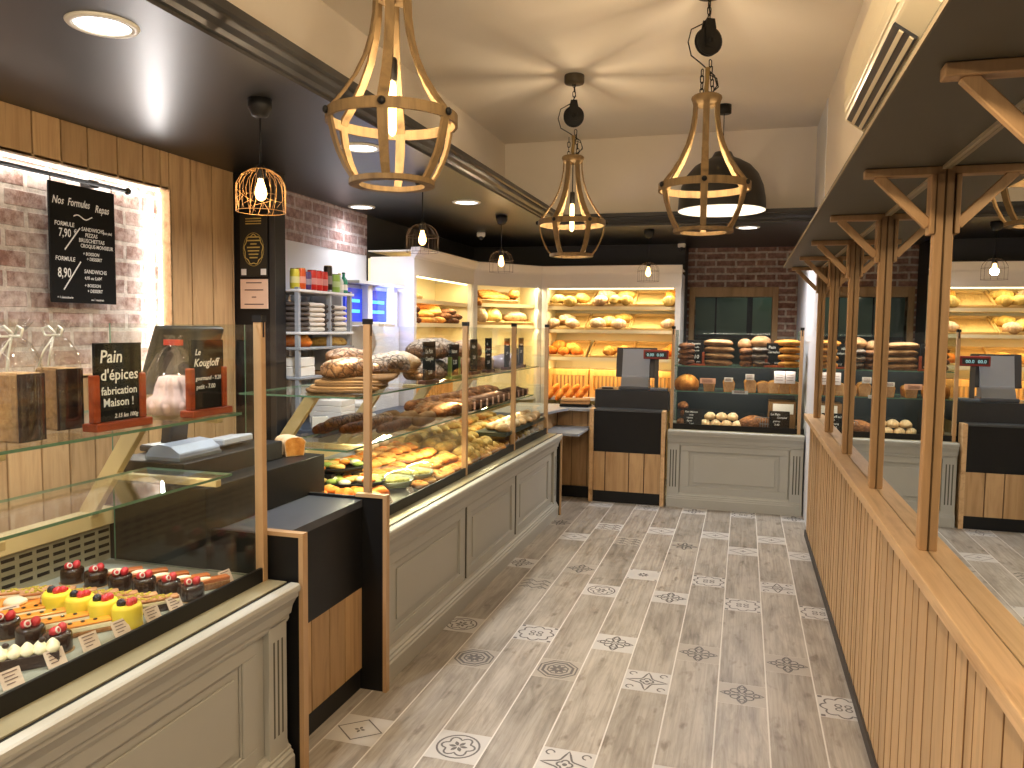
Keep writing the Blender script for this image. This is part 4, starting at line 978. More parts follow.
# cream slice
t = thing('cream_slice', 'chocolate slice piped with white cream beads nearest the camera in the pastry case', 'cake slice', (-1.64,1.425,Z0), .85)
MB().box((-.08,-.026,0), (.08,.026,.034)).build('base', CHOCD, t, bevel=.003)
mb = MB()
for i in range(6):
    for j in (-1,1): mb.lathe([(0,0),(.014,0),(.0155,.006),(.011,.014),(.005,.021),(0,.024)], 10, (-.066+.0265*i, j*.0125, .033), wob=lambda a, z: 1+.08*math.cos(6*a))
o = mb.build('piped_cream', CREAMY, t); o['kind'] = 'stuff'
for x in (-.03,.045):
    b = MB(); b.blob((0,0,0), (.008,.007,.007), 8, 6); b.build('hazelnut', CHOCD, t).location = (x,.0,.060)
# orange tart
t = thing('orange_tart', 'round orange tart with whipped cream left of the yellow cakes', 'tart', (-1.985,1.712,Z0), 0)
b = MB(); b.lathe([(0,0),(.06,0),(.068,.02),(.066,.024),(.058,.02),(0,.018)], 28); b.build('pastry_shell', CR_ORANGE, t)
b = MB(); b.blob((0,0,.026), (.032,.03,.014), 16, 8, lambda d: 1+.08*math.sin(6*d.x)*math.cos(5*d.y)); b.build('cream', CREAMY, t)
# price cards leaning on the lip
def price_card(loc, rz, label, w=.05, h=.042, group='price cards along the front of the pastry case'):
    t = thing('price_card', label, 'price card', loc, rz, group); tilt = math.radians(-28)
    mb = MB(); mb.obox((0,0,h/2*.9), (w,.0015,h), (tilt,0,0)); mb.build('card', CARD, t)
    mb = MB()
    for k, ww in enumerate((.7,.5,.62,.4)):
        q = h*(.36-.2*k); mb.obox((-(.7-ww)*w*.3, -.0012*1.0-math.sin(-tilt)*0 + q*math.sin(-tilt)*1.0, h/2*.9+q*math.cos(tilt)), (ww*w,.0008,.0022), (tilt,0,0))
    mb.build('print', INK, t)
    return t
cards = [(-1.575,2.115),(-1.56,1.86),(-1.565,1.775),(-1.57,1.665),(-1.575,1.566),(-1.575,1.462),(-1.575,1.343)]
for k, (x, y) in enumerate(cards):
    price_card((x,y,Z0), PI/2-.12, 'small printed price card in the pastry case, %s from its far end' % ORD[k])
price_card((-1.935,1.655,Z0), PI/2-.3, 'small blank looking card in front of the orange tart')

# ================================================================== on the upper shelf of the pastry case
ZT = 1.215
def slate(loc, rz, label, w, h, lines, foot=SIGNR, fh=.022, posts=True, group=None, board=CHALK, depth=.05, ph=.6):
    t = thing('slate_sign', label, 'sign', loc, rz, group)
    MB().box((-w/2-.018,-depth/2,0), (w/2+.018,depth/2,fh)).build('foot', foot, t, bevel=.004, seg=2)
    MB().box((-w/2,-.004,fh*.6), (w/2,.004,h)).build('slate', board, t)
    if posts:
        for sx in (-1,1): MB().box((sx*w/2-.011,-.011,fh), (sx*w/2+.011,.011,fh+(h-fh)*ph)).build('side_post', foot, t, bevel=.003)
    for s, x, z, sz, sh in lines: text(t, s, (x,-.0048,z), sz, None, sh)
    return t
slate((-1.625,1.735,ZT), PI/2, 'slate sign for spice bread on a red wood foot', .165, .232, [
    ('Pain', -.068, .18, .048, .15), ("d'\u00e9pices", -.066, .133, .042, .05), ('fabrication', -.064, .094, .030, 0), ('Maison !', -.058, .062, .032, 0), ('2.15 les 100g', -.02, .030, .016, .2)])
slate((-1.612,2.085,ZT), PI/2, 'slate sign for the ring cake on a red wood foot, beside the gold post', .155, .236, [
    ('Le', -.06, .19, .026, .3), ('Kougloff', -.066, .155, .034, .25), ('gourmand - 9.20', -.058, .112, .018, .15), ('petit - 7.00', -.055, .085, .020, .1)])
# bagged spice bread blocks
def spice(loc, rz, label, s=1.0):
    t = thing('spice_bread', label, 'bagged cake', loc, rz, 'spice bread blocks in clear bags')
    MB().box((-.042*s,-.038,0), (.042*s,.038,.165)).build('cake', [crust('spice_crumb', srgb(130,92,54), srgb(170,128,80), srgb(196,156,104), 0, scale=50)] , t, bevel=.006)
    MB().box((.0415*s,-.0385,.002), (.045*s,.0385,.163)).build('crust', CHOCD, t)
    mb = MB(); n = 14
    def ring(w, d, z, k): return [(w*math.copysign(abs(math.cos(a))**.5, math.cos(a))*(1+k*math.sin(5*a)), d*math.copysign(abs(math.sin(a))**.5, math.sin(a))*(1+k*math.sin(4*a)), z) for a in [2*PI*i/n for i in range(n)]]
    rr = [ring(.052,.042,.001,0), ring(.053,.043,.165,.02), ring(.05,.036,.2,.06), ring(.03,.022,.235,.12), ring(.010,.008,.252,0), ring(.022,.018,.272,.25), ring(.034,.025,.292,.3)]
    vs = [p for q in rr for p in q]; fs = [(j*n+i, j*n+(i+1) % n, (j+1)*n+(i+1) % n, (j+1)*n+i) for j in range(len(rr)-1) for i in range(n)]
    mb.add(vs, fs, 0, 1, True); mb.build('bag', CLEARB, t)
    mb = MB(); mb.tube([(.012*math.cos(a), .010*math.sin(a), .252) for a in [2*PI*i/12 for i in range(12)]], .003, 6, True)
    for s_ in (-1,1):
        mb.tube([(0,0,.252),(.02*s_,-.01,.275),(.038*s_,-.014,.268),(.03*s_,-.012,.25),(.006*s_,-.006,.25)], .0032, 6)
        mb.tube([(0,-.008,.25),(.012*s_,-.03,.21),(.018*s_,-.042,.17)], .0028, 6)
    mb.build('ribbon', WHITEPL, t)
    return t
spice((-1.66,1.455,ZT), .05, 'spice bread block in a clear ribboned bag at the left picture edge')
spice((-1.755,1.665,ZT), -.1, 'spice bread block in a clear ribboned bag just left of its slate sign')
# ring cake behind its sign
t = thing('ring_cake', 'fluted sugar dusted ring cake in a clear bag behind its slate sign', 'cake', (-1.735,2.085,ZT), 0)
b = MB(); b.lathe([(.02,0),(.07,0),(.084,.014),(.084,.035),(.070,.052),(.056,.06),(.05,.09),(.04,.118),(.026,.122),(.015,.10)], 72, wob=lambda a, z: 1+.12*math.cos(11*a+z*10)); b.build('cake', plain('sugar_dust', srgb(222,190,176), .85, var=.18, scale=30, bstr=.2), t)
mb = MB(); n = 16
rr = [(.085,.001),(.088,.06),(.08,.13),(.05,.19),(.012,.222),(.03,.25)]
mb.lathe(rr, 16, wob=lambda a, z: 1+.05*math.sin(5*a+z*20)); mb.build('bag', CLEARB, t)
mb = MB(); mb.obox((0,0,.226), (.06,.018,.018)); mb.build('tie', plain('red_tie', srgb(190,70,50), .5), t)

# ================================================================== foreground till equipment
o = MB().box((-2.14,2.24,.9485), (-1.83,2.84,1.02)).build('cash_drawer', BLACK, bevel=.003); tag(o, 'black cash drawer lying on the till box beside the golden loaf', 'cash drawer')
mn = thing('till_monitor', 'dark till monitor seen from behind, standing behind the pastry case', 'monitor', (-2.05,2.51,1.021), PI/2-.15)
MB().obox((.0,.0,.345), (.31,.035,.27), (math.radians(22),0,0)).build('screen_housing', plain('monitor_back', (.02,.021,.018), .3), mn, bevel=.012, seg=2)
mb = MB(); mb.obox((0,.03,.17), (.09,.05,.32), (math.radians(8),0,0)); mb.build('stand', DKGREY, mn, bevel=.006)
MB().box((-.12,-.08,0), (.12,.1,.025)).build('base', DKGREY, mn, bevel=.006)
t = thing('receipt_printer', 'pale blue grey rounded receipt printer lying on the black till box', 'printer', (-1.94,2.38,1.021), PI/2)
mb = MB(); mb.prism([(-.07,0),(.07,0),(.072,.02),(.055,.042),(.02,.056),(-.03,.05),(-.068,.026)], (-.11,0,0), (.22,0,0), (0,1,0), (0,0,1)); mb.build('lid', plain('printer_blue', srgb(150,160,178), .35), t, bevel=.004)
MB().box((-.114,-.072,-.0), (.114,.074,.012)).build('base', GREYPL, t)
t = thing('receipt_roll', 'white paper roll tray beside the receipt printer on the till box', 'paper tray', (-1.95,2.64,1.021), PI/2)
MB().obox((0,0,.022), (.19,.11,.03), (math.radians(-6),0,0)).build('tray', plain('tray_grey', srgb(176,182,192), .4), t, bevel=.006)
put('golden_loaf', tinloaf(CR_PALE, CR_GOLD, .06, .045, .075), (-1.85,2.93,.9485), .9, 'small golden tin loaf on the far end of the black till box', 'bread')

# ================================================================== long counter, upper shelf (z 1.2)
ZU = 1.2
for k in range(5):
    mb = MB(); r = random.Random(k); l, w_ = .27, .16
    mb.blob((0,0,.007), (l,w_,.010), 32, 8, lambda d: 1+.05*math.sin(9*d.x+k)*d.y, flat=-.007, e=.28)
    o = mb.build('kraft_bag', KRAFT if k % 2 else KRAFTD); o.location = (-1.80+.01*k,3.36+.015*k,ZU+.001+.013*k); o.rotation_euler = (0,0,PI/2+.3+.05*(k % 3))
    tag(o, 'flattened brown paper bag in the pile on the glass shelf, %s up' % ORD[k], 'paper bag', 'brown paper bags piled on the glass shelf')
ML_RYE = oval(CR_RYE, .17, .085, .06, 0); ML_DK = oval(CR_DARK, .15, .08, .06, 2); M_B_RYE = boule(CR_RYE, .12, .075); M_B_FL = boule(CR_FLOUR, .115, .075)
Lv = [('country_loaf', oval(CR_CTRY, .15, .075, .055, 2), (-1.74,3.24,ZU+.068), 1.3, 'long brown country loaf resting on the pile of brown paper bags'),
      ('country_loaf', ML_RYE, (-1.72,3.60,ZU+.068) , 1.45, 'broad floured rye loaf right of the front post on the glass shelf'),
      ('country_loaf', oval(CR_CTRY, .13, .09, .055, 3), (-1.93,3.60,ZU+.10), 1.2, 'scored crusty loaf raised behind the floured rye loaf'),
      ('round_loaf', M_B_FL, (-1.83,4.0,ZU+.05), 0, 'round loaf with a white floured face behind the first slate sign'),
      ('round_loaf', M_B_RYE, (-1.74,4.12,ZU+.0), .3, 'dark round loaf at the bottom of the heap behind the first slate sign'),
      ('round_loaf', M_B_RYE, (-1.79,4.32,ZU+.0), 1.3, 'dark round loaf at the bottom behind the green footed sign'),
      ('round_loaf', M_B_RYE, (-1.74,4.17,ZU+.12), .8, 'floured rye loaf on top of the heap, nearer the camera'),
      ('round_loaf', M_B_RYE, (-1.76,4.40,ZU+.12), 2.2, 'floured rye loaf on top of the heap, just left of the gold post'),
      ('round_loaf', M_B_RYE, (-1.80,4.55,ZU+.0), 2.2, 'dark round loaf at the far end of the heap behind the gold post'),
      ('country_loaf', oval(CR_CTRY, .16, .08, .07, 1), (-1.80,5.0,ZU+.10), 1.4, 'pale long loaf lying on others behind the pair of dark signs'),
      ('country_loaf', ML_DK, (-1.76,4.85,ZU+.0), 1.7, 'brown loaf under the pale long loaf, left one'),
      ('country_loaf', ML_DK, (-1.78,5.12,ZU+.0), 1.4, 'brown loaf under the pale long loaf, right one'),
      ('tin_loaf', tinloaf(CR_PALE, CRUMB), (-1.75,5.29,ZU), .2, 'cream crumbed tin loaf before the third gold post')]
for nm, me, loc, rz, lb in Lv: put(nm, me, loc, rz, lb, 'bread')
for k, (y, x) in enumerate(((5.47,-1.70),(5.62,-1.74),(5.78,-1.70),(5.92,-1.75))):
    put('bagged_bread', oval(plain('bag_mauve%d' % k, srgb(160,148,152), .3, var=.25, scale=20, bstr=.4), .085, .06, .062, 2), (x,y,ZU), .8*k, 'greyish clear bag of bread, %s at the far end of the glass shelf' % ORD[k], 'bagged bread', 'clear bags of bread at the far shelf end')
BRW = plain('sign_wood_brown', srgb(84,44,28), .5); GRN = plain('sign_green', srgb(120,150,72), .5)
for (y, x, w, h, ft, lns, lb) in ((3.87,-1.60,.16,.222,BRW,[('Le Pain',-.06,.16,.034,.1),('Complet',-.06,.122,.030,.1),('2.60',-.02,.05,.03,0)],'first slate sign on a brown foot on the long counter'),
        (4.30,-1.62,.14,.20,GRN,[('Nature',-.055,.15,.03,.1),('3.20',-.03,.085,.035,0)],'slate sign on a lime green foot'),
        (4.76,-1.66,.12,.225,BRW,[('Seigle',-.05,.17,.028,.1),('2.30',-.03,.1,.03,0)],'slate sign on a brown foot just past the second gold post'),
        (5.0,-1.64,.12,.23,BRW,[('Le',-.05,.185,.026,.1),('Forestier',-.055,.15,.022,.1),('au levain',-.052,.115,.02,.1),('2.80',-.04,.06,.03,.1)],'slate sign on a brown foot right beside another dark sign'),
        (5.40,-1.63,.12,.225,BRW,[('C\u00e9r\u00e9ales',-.052,.17,.022,.1),('2.90',-.04,.11,.028,.1)],'slate sign standing alone before the third gold post'),
        (5.62,-1.63,.10,.15,BRW,[('Noix',-.04,.1,.024,.1)],'short slate sign just beyond the third gold post'),
        (5.80,-1.64,.12,.225,BRW,[('Campagne',-.054,.17,.019,.1),('2.70',-.04,.11,.03,.1)],'last slate sign at the far end of the long counter')):
    slate((x,y,ZU), PI/2, lb, w, h, lns, ft, .02, ft is GRN, None, CHALK, .045)

# middle shelf (z .972)
ZM = .972
for k in range(5):
    put('filled_baguette', bague(CR_CTRY if k % 2 else CR_DARK, .19, .028), (-1.68-.075*k,3.62-.03*k,ZM+.002+(.03 if k in (1,3) else 0)), PI/2+.12*math.sin(k*2), 'brown baguette in paper on the middle glass shelf, %s from the front glass' % ORD[k], 'baguette', 'baguettes at the near end of the middle shelf')
for k in range(3):
    put('wrapped_baguette', bague(KRAFTD, .17, .034), (-1.66-.1*k,3.95-.02*k,ZM), PI/2+.1, 'kraft wrapped baguette on the middle shelf, %s from the glass' % ORD[k], 'baguette', 'kraft wrapped baguettes')
for k in range(4):
    put('dark_loaf', oval(CR_DARK, .16, .055, .05, 4), (-1.70-.10*(k % 2),4.36+.22*(k//2),ZM+(.0 if k < 4 else .05)), 1.3, 'dark crusted long loaf on the middle shelf, %s from the near end' % ORD[k], 'bread', 'dark long loaves on the middle shelf')
for k in range(11):
    y = 4.62+.125*k; t = put('filled_roll', oval(CR_CHOC, .095, .042, .045, 2), (-1.70,y,ZM), .35, 'dark filled roll in the slanted row on the middle shelf, %s from the near end' % ORD[k], 'roll', 'dark rolls in a row on the middle shelf')
    MB().box((.086,-.026,.015), (.098,.026,.06)).build('label', plain('tag_pink', srgb(186,150,132), .6) if k == 0 else bpy.data.materials['tag_pink'], t, bevel=.002)
for k in range(8):
    put('dark_loaf', oval(CR_DARK, .1, .05, .05, 2), (-1.92,4.5+.19*k,ZM), .3, 'dark loaf in the second row of the middle shelf, %s from the near end' % ORD[k], 'bread', 'dark loaves behind the filled rolls')
for k in range(14):
    put('pale_roll', roll(CR_PALE, .055, .04, .034), (-1.54-.09*(k % 2),5.02+.072*k,.90-.0 if False else Z0+.13), .4*k, 'pale roll heaped on the tray under the middle shelf', 'roll', 'pale rolls on the raised tray')
o = MB().box((-1.72,4.95,.775), (-1.5,6.03,.80)).build('raised_tray', plain('tray_dark', srgb(60,70,64), .3)); tag(o, 'dark raised tray under the far half of the middle shelf', 'tray')

# deck of the long counter
def heap(nm, meshes, xs, ys, label, cat, group, dz=.045, jit=.012, layers=1, seed=1, z0=None):
    r = random.Random(seed)
    for L in range(layers):
        for i, x in enumerate(xs[:len(xs)-L] if L else xs):
            for y in (ys if L == 0 else [(a+b)/2 for a, b in zip(ys[:-1], ys[1:])]):
                put(nm, r.choice(meshes), (x+r.uniform(-jit,jit)-(.03 if L else 0), y+r.uniform(-jit,jit), (z0 or Z0+.2*max(0,-1.5-x))+L*dz+.0), r.uniform(0,6.28), label, cat, group, scale=r.uniform(1.05,1.3))
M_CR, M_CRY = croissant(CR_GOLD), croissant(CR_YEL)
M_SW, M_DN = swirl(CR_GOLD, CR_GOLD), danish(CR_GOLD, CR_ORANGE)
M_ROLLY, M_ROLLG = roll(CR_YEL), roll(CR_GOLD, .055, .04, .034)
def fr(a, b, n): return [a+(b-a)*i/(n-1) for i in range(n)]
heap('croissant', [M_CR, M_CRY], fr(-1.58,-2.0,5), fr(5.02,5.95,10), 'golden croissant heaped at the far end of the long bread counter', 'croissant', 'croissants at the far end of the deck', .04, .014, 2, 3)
heap('yellow_brioche', [M_ROLLY], fr(-1.58,-2.0,5), fr(4.36,4.92,7), 'yellow brioche roll heaped mid way along the long bread counter', 'brioche', 'brioche rolls on the deck', .04, .012, 2, 4)
heap('glazed_swirl', [M_SW, M_DN], fr(-1.60,-1.98,4), fr(3.90,4.28,5), 'orange gold glazed pastry heaped past the salad platters', 'pastry', 'glazed pastries on the deck', .03, .012, 2, 5)
heap('apricot_pastry', [danish(CR_GOLD, CR_ORANGE)], [-1.56], fr(3.64,3.86,3), 'apricot pastry at the front glass past the clear lidded salad', 'pastry', 'apricot pastries at the glass', .03, .008, 1, 26)
heap('apricot_pastry', [danish(CR_GOLD, CR_ORANGE)], fr(-1.78,-1.98,3), fr(3.62,3.84,3), 'apricot pastry beside the clear lidded salad', 'pastry', 'apricot pastries', .03, .01, 1, 6)
heap('glazed_swirl', [M_SW, M_DN], [-1.555], fr(3.93,4.3,5), 'orange gold glazed pastry heaped past the salad platters', 'pastry', 'glazed pastries on the deck', .03, .008, 1, 15)
heap('croissant', [M_CR], [-1.552], fr(4.4,4.9,7), 'golden croissant in the single line at the glass before the third post', 'croissant', 'croissants at the glass', .03, .008, 1, 16)
heap('sugar_bun', [roll(CR_PALE, .045,.045,.03)], [-2.06], fr(4.0,5.9,16), 'pale sugared bun along the rear edge of the long counter deck', 'bun', 'sugared buns along the grille', .03, .012, 1, 7)
# platters
def platter(loc, rz, label, R=.14, sx=1.0, seed=1):
    t = thing('salad_platter', label, 'platter', loc, rz, 'black trays of filled breads')
    MB().lathe([(0,0),(R*.86,0),(R,.022),(R*.97,.024),(R*.84,.006),(0,.005)], 28, sx=sx).build('tray', BLACKM, t)
    r = random.Random(seed); ms = [plain('salad_green', srgb(150,170,80), .6, var=.3, scale=60), CR_ORANGE, CREAMY, CR_YEL]
    k = 0
    for m, c in zip(ms, ('lettuce','carrot','egg','bread')):
        mb = MB()
        for i in range(9):
            a = r.uniform(0,6.28); q = R*.78*math.sqrt(r.random()); mb.blob((q*math.cos(a)*sx,q*math.sin(a),.018+.012*r.random()), (.03,.022,.014), 8, 6)
        o = mb.build(c, m, t); o['kind'] = 'stuff'
    return t
platter((-1.93,3.42,Z0+.125), .3, 'black tray of salad and egg nearest the till unit, upper one', .15, 1.2, 1)
platter((-1.78,3.34,Z0+.075), .3, 'black tray of salad under and in front of the upper black tray', .14, 1.2, 2)
o = MB().box((-2.06,3.28,Z0+.03), (-1.85,3.6,Z0+.124)).build('riser', BLACKM); tag(o, 'low black riser carrying the upper salad tray', 'riser')
heap('orange_toast', [danish(CR_ORANGE, CR_YEL), roll(CR_ORANGE)], [-1.62,-1.70], fr(3.06,3.32,4), 'orange topped small bread at the near front corner of the long counter', 'pastry', 'orange topped breads by the post', .03, .01, 1, 9)
heap('orange_toast', [danish(CR_ORANGE, CR_YEL)], [-1.80,-1.90], fr(3.05,3.17,2), 'orange topped small bread by the black till box', 'pastry', 'orange topped breads behind the post', .03, .008, 1, 10)
t = thing('lidded_salad', 'round salad bowl under a clear lid beside the gold post', 'salad bowl', (-1.66,3.52,Z0+.045))
MB().lathe([(0,0),(.10,0),(.118,.03),(.116,.032),(.098,.004),(0,.004)], 28).build('bowl', plain('bowl_clear', srgb(150,160,140), .15), t)
mb = MB(); r = random.Random(3)
for i in range(26):
    a = r.uniform(0,6.28); q = .09*math.sqrt(r.random()); mb.blob((q*math.cos(a),q*math.sin(a),.03), (.022,.016,.012), 8, 6)
o = mb.build('salad', plain('salad_mix', srgb(196,188,104), .6, var=.35, scale=70), t); o['kind'] = 'stuff'
MB().lathe([(.118,.032),(.116,.06),(.10,.078),(.05,.086),(0,.087)], 28).build('lid', CLEARB, t)
t = thing('lidded_salad', 'second clear lidded salad bowl stacked further along by the glass', 'salad bowl', (-1.65,3.76,Z0+.042))
for ch in list(bpy.data.objects['lidded_salad'].children):
    c = ch.copy(); COL.objects.link(c); c.parent = t
for k, y in enumerate((3.26,3.50,3.82,4.14,4.62,4.93,5.25,5.4,5.55,5.7)):
    price_card((-1.535,y,Z0), PI/2, 'small pale price card at the glass of the long counter, %s from the near end' % ORD[k], .045, .05, 'price cards of the long counter')

# ================================================================== left wall rack, worktop and chiller
rk = thing('wire_rack', 'white metal shelf rack holding drinks and paper bags behind the long counter', 'shelf rack', (-2.62,4.3,0))
for x in (-2.76,-2.47):
    for y in (4.0,4.36,4.62): MB().box((x-.012,y-.012,.9), (x+.012,y+.012,1.72)).build('upright', CHROME if x < -2.6 else LGREY, rk, True)
for z in (1.708,1.462,1.372,1.2): MB().box((-2.79,3.985,z-.016), (-2.445,4.64,z)).build('shelf', WHITEP if z > 1.4 else LGREY, rk, True, .003)
wc = thing('work_counter', 'long dark topped work counter along the left wall', 'counter', (-2.55,4.7,0))
MB().box((-2.79,3.97,0), (-2.32,5.46,.86)).build('carcass', WHITEP, wc, True)
MB().box((-2.79,3.96,.86), (-2.30,5.47,.9)).build('worktop', plain('worktop_blue', srgb(66,76,92), .35), wc, True, .004)
def can(y, r, h, col, top, label, cat='can', bottle=False, x=-2.50):
    t = thing('drink_can' if not bottle else 'drink_bottle', label, cat, (x,y,1.709))
    if bottle:
        MB().lathe([(0,0),(r,0),(r,h*.55),(r*.85,h*.66),(r*.38,h*.8),(r*.38,h*.93),(0,h*.93)], 16).build('body', plain('b'+label[:12], col, .15, var=.05), t)
        MB().lathe([(0,h*.93),(r*.42,h*.93),(r*.42,h),(0,h)], 12).build('cap', plain('c'+label[:12], top, .4), t)
        MB().lathe([(r*1.01,h*.15),(r*1.01,h*.42)], 16).build('label', PAPER, t)
    else:
        MB().lathe([(0,0),(r*.9,0),(r,.008),(r,h-.014),(r*.9,h)], 16).build('body', plain('b'+label[:12], col, .3, metal=.2), t)
        MB().lathe([(0,h-.002),(r*.9,h-.002),(r*.9,h+.003),(0,h+.001)], 14).build('lid', plain('c'+label[:12], top, .35), t)
        MB().lathe([(r*1.01,h*.3),(r*1.01,h*.62)], 16).build('band', plain('d'+label[:12], tuple(min(1,.25+.75*c) for c in col), .4), t)
K = (.03,.03,.03)
for a in ((4.02,.028,.115,srgb(200,190,60),K,'yellow green can at the left end of the drinks shelf'),(4.085,.03,.122,srgb(206,84,30),(.5,.4,.1),'orange can second on the drinks shelf'),(4.15,.028,.105,srgb(70,50,110),K,'purple can between the orange can and the red cans'),
          (4.21,.03,.12,srgb(190,36,30),K,'red can, first of three in the middle of the drinks shelf'),(4.275,.03,.12,srgb(196,34,28),K,'red can, second of three in the middle of the drinks shelf'),(4.34,.03,.12,srgb(184,30,28),K,'red can, third of three in the middle of the drinks shelf'),
          (4.40,.027,.16,srgb(40,34,28),srgb(196,160,60),'tall black and gold can standing above the red cans'),(4.475,.038,.112,srgb(150,190,90),K,'wide green and orange can right of the tall can')): can(*a)
can(4.545,.026,.125,srgb(214,222,216),srgb(226,222,90),'clear bottle with a yellow cap on the drinks shelf','bottle',True)
can(4.60,.026,.135,srgb(60,150,120),srgb(24,80,56),'green glass bottle at the right end of the drinks shelf','bottle',True)
def bundle(y, z, m, lb, gp, w=.085):
    mb = MB(); mb.blob((0,0,.014), (.15,w,.017), 18, 8, lambda d: 1+.03*math.sin(8*d.x+5*d.y), flat=-.014, e=.55); o = mb.build('paper_bag_bundle', m); o.location = (-2.60,y,z); o.rotation_euler = (0,0,.05*math.sin(z*90)); tag(o, lb, 'paper bags', gp)
DKB = plain('bag_dark', srgb(70,62,58), .7, var=.2); WHB = plain('bag_white', srgb(214,206,196), .8, var=.08)
for k in range(6):
    bundle(4.07, 1.463+.029*k, DKB, 'dark bundle of bags in the left stack of the rack, %s from the bottom' % ORD[k], 'dark bag bundles left')
    bundle(4.245, 1.463+.029*k, WHB, 'white bundle of bags in the left stack of the rack, %s from the bottom' % ORD[k], 'white bag bundles left')
    bundle(4.385, 1.463+.028*k, DKB, 'dark bundle of bags in the middle of the rack, %s from the bottom' % ORD[k], 'dark bag bundles middle', .05)
    if k < 5: bundle(4.52, 1.463+.034*k, WHB, 'white bundle of bags in the right stack of the rack, %s from the bottom' % ORD[k], 'white bag bundles right', .082)
put('bread_heap_loaf', oval(CR_ORANGE, .13, .09, .05, 3), (-2.60,4.13,1.373), .2, 'orange gold loaf under the white rack shelf at the left', 'bread')
for k in range(4): put('bread_roll', oval(CR_YEL, .075, .04, .035, 1), (-2.55,4.37+.07*k,1.373), .5, 'pale roll on the lower rack shelf, %s from the left' % ORD[k], 'roll', 'rolls on the lower rack shelf')
for k in range(2):
    o = MB().box((-.13,-.09,0), (.13,.09,.055)).build('paper_box', PAPER, bevel=.004); o.location = (-2.6,4.1,1.201+.056*k); o.rotation_euler = (0,0,.1*k); tag(o, 'white paper box on the low rack shelf, %s' % ('lower' if k == 0 else 'upper'), 'box')
o = MB().box((-.16,-.12,0), (.16,.12,.014)).build('brown_bag', KRAFTD); o.location = (-2.56,4.36,1.202); tag(o, 'flat brown bag jutting out of the low rack shelf', 'paper bag')
mb = MB(); mb.prism([(-.06,0),(.06,0),(.06,.02),(.02,.05),(-.06,.075)], (-.045,0,0), (.09,0,0), (0,1,0), (0,0,1)); t = thing('card_reader', 'black and white card reader on the dark worktop', 'card reader', (-2.38,4.08,.9), .6)
mb.build('body', WHITEPL, t, bevel=.004); MB().obox((0,.0,.058), (.07,.07,.006), (-.42,0,0)).build('keypad', DKGREY, t)
for k in range(4):
    o = MB().box((-.11,-.09,0), (.11,.09,.035)).build('paper_stack', PAPER, bevel=.003); o.location = (-2.45,4.36,.901+.036*k); o.rotation_euler = (0,0,.06*math.sin(k*3)); tag(o, 'white carton on the dark worktop, %s from the bottom of the left pile' % ORD[k], 'carton', 'white cartons left pile')
for k in range(4):
    o = MB().obox((0,0,.012), (.24,.2,.022), (0,.03*(-1)**k,0)).build('paper_stack', PAPER, bevel=.003); o.location = (-2.45,4.62,.903+.026*k); o.rotation_euler = (0,0,.2*math.sin(k*2)); tag(o, 'sheaf of white paper on the dark worktop, %s from the bottom of the right pile' % ORD[k], 'paper', 'white paper right pile')
ch = thing('drinks_chiller', 'small chiller with blue glowing windows and white posts beside the rack', 'chiller', (-2.6,5.05,1.4))
BLUE = plain('blue_panel', (.02,.05,.5), .2, emis=(.02,.08,1.0), es=.35); CY = plain('cyan_bar', (.1,.5,.9), .2, emis=(.05,.55,1.0), es=1.0)
MB().box((-2.79,4.68,.9), (-2.5,5.45,1.5)).build('body', WHITEP, ch, True)
MB().box((-2.79,4.68,1.5), (-2.56,5.45,1.78)).build('cabinet', WHITEP, ch, True)
MB().box((-2.80,4.74,1.785), (-2.46,5.47,1.805)).build('top_shelf', WHITEP, ch, True)
for y0, y1 in ((4.70,4.95),(5.03,5.33)):
    w_ = MB().box((-2.56,y0,1.53), (-2.545,y1,1.755)).build('window', BLUE, ch, True)
    for z in (1.59,1.66): b = MB().box((-2.545+2.6,y0+.04-5.05,z-1.4), (-2.54+2.6,y1-.05-5.05,z+.022-1.4)).build('glow_bar', CY, w_)
for y in (4.98,5.39): MB().box((-2.56,y-.035,1.5), (-2.50,y+.035,1.79)).build('post', WHITEP, ch, True, .004)
lamp('AREA', 'chiller_fill_light', (-2.44,5.18,1.64), 2.2, (.30,.36,1.0), .2, .25, (PI/2,0,0))  # added blue light, aimed to tint the white cabinet end
for k in range(3):
    o = MB().obox((0,0,.012), (.16,.12,.02), (.05*k,.04,.0)).build('paper_stack', PAPER); o.location = (-2.42,4.72+.13*k,1.502); o.rotation_euler = (0,0,.4*k); tag(o, 'loose white paper in front of the blue windows, %s' % ORD[k], 'paper', 'loose papers at the chiller')

# ================================================================== bread cabinets: trays and bread
def tray_proto(w=.40, d=.33):
    t = thing('bread_tray', 'x', 'bread tray', (0,0,0), 0)
    mb = MB(); mb.box((-w/2,0,0), (w/2,d,.008))
    for i in range(16): mb.box((-w/2+.01+i*(w-.02)/16,.004,.008), (-w/2+.01+(i+.55)*(w-.02)/16,d-.004,.0105))
    mb.build('base', WICK, t)
    for nm, a, b in (('front_rim',(-w/2,-.012,0),(w/2,0,.034)),('back_rim',(-w/2,d,0),(w/2,d+.012,.034)),('side_rim',(-w/2-.012,-.012,0),(-w/2,d+.012,.034)),('side_rim',(w/2,-.012,0),(w/2+.012,d+.012,.034))):
        MB().box(a, b).build(nm, WICK, t, bevel=.004)
    return t
TR = {}
def tray(loc, rz, label, tilt=.42, w=.40, d=.33, group=None):
    key = (w, d)
    if key not in TR: TR[key] = tray_proto(w, d); t = TR[key]
    else: t = dup(TR[key], loc)
    t.location = loc; t.rotation_euler = (tilt,0,rz); t['label'] = label
    if group: t['group'] = group
    return t
def on_tray(loc, rz, tilt, u, v, h=.012):
    R = Euler((tilt,0,rz)).to_matrix(); return Vector(loc) + R @ Vector((u,v,h))
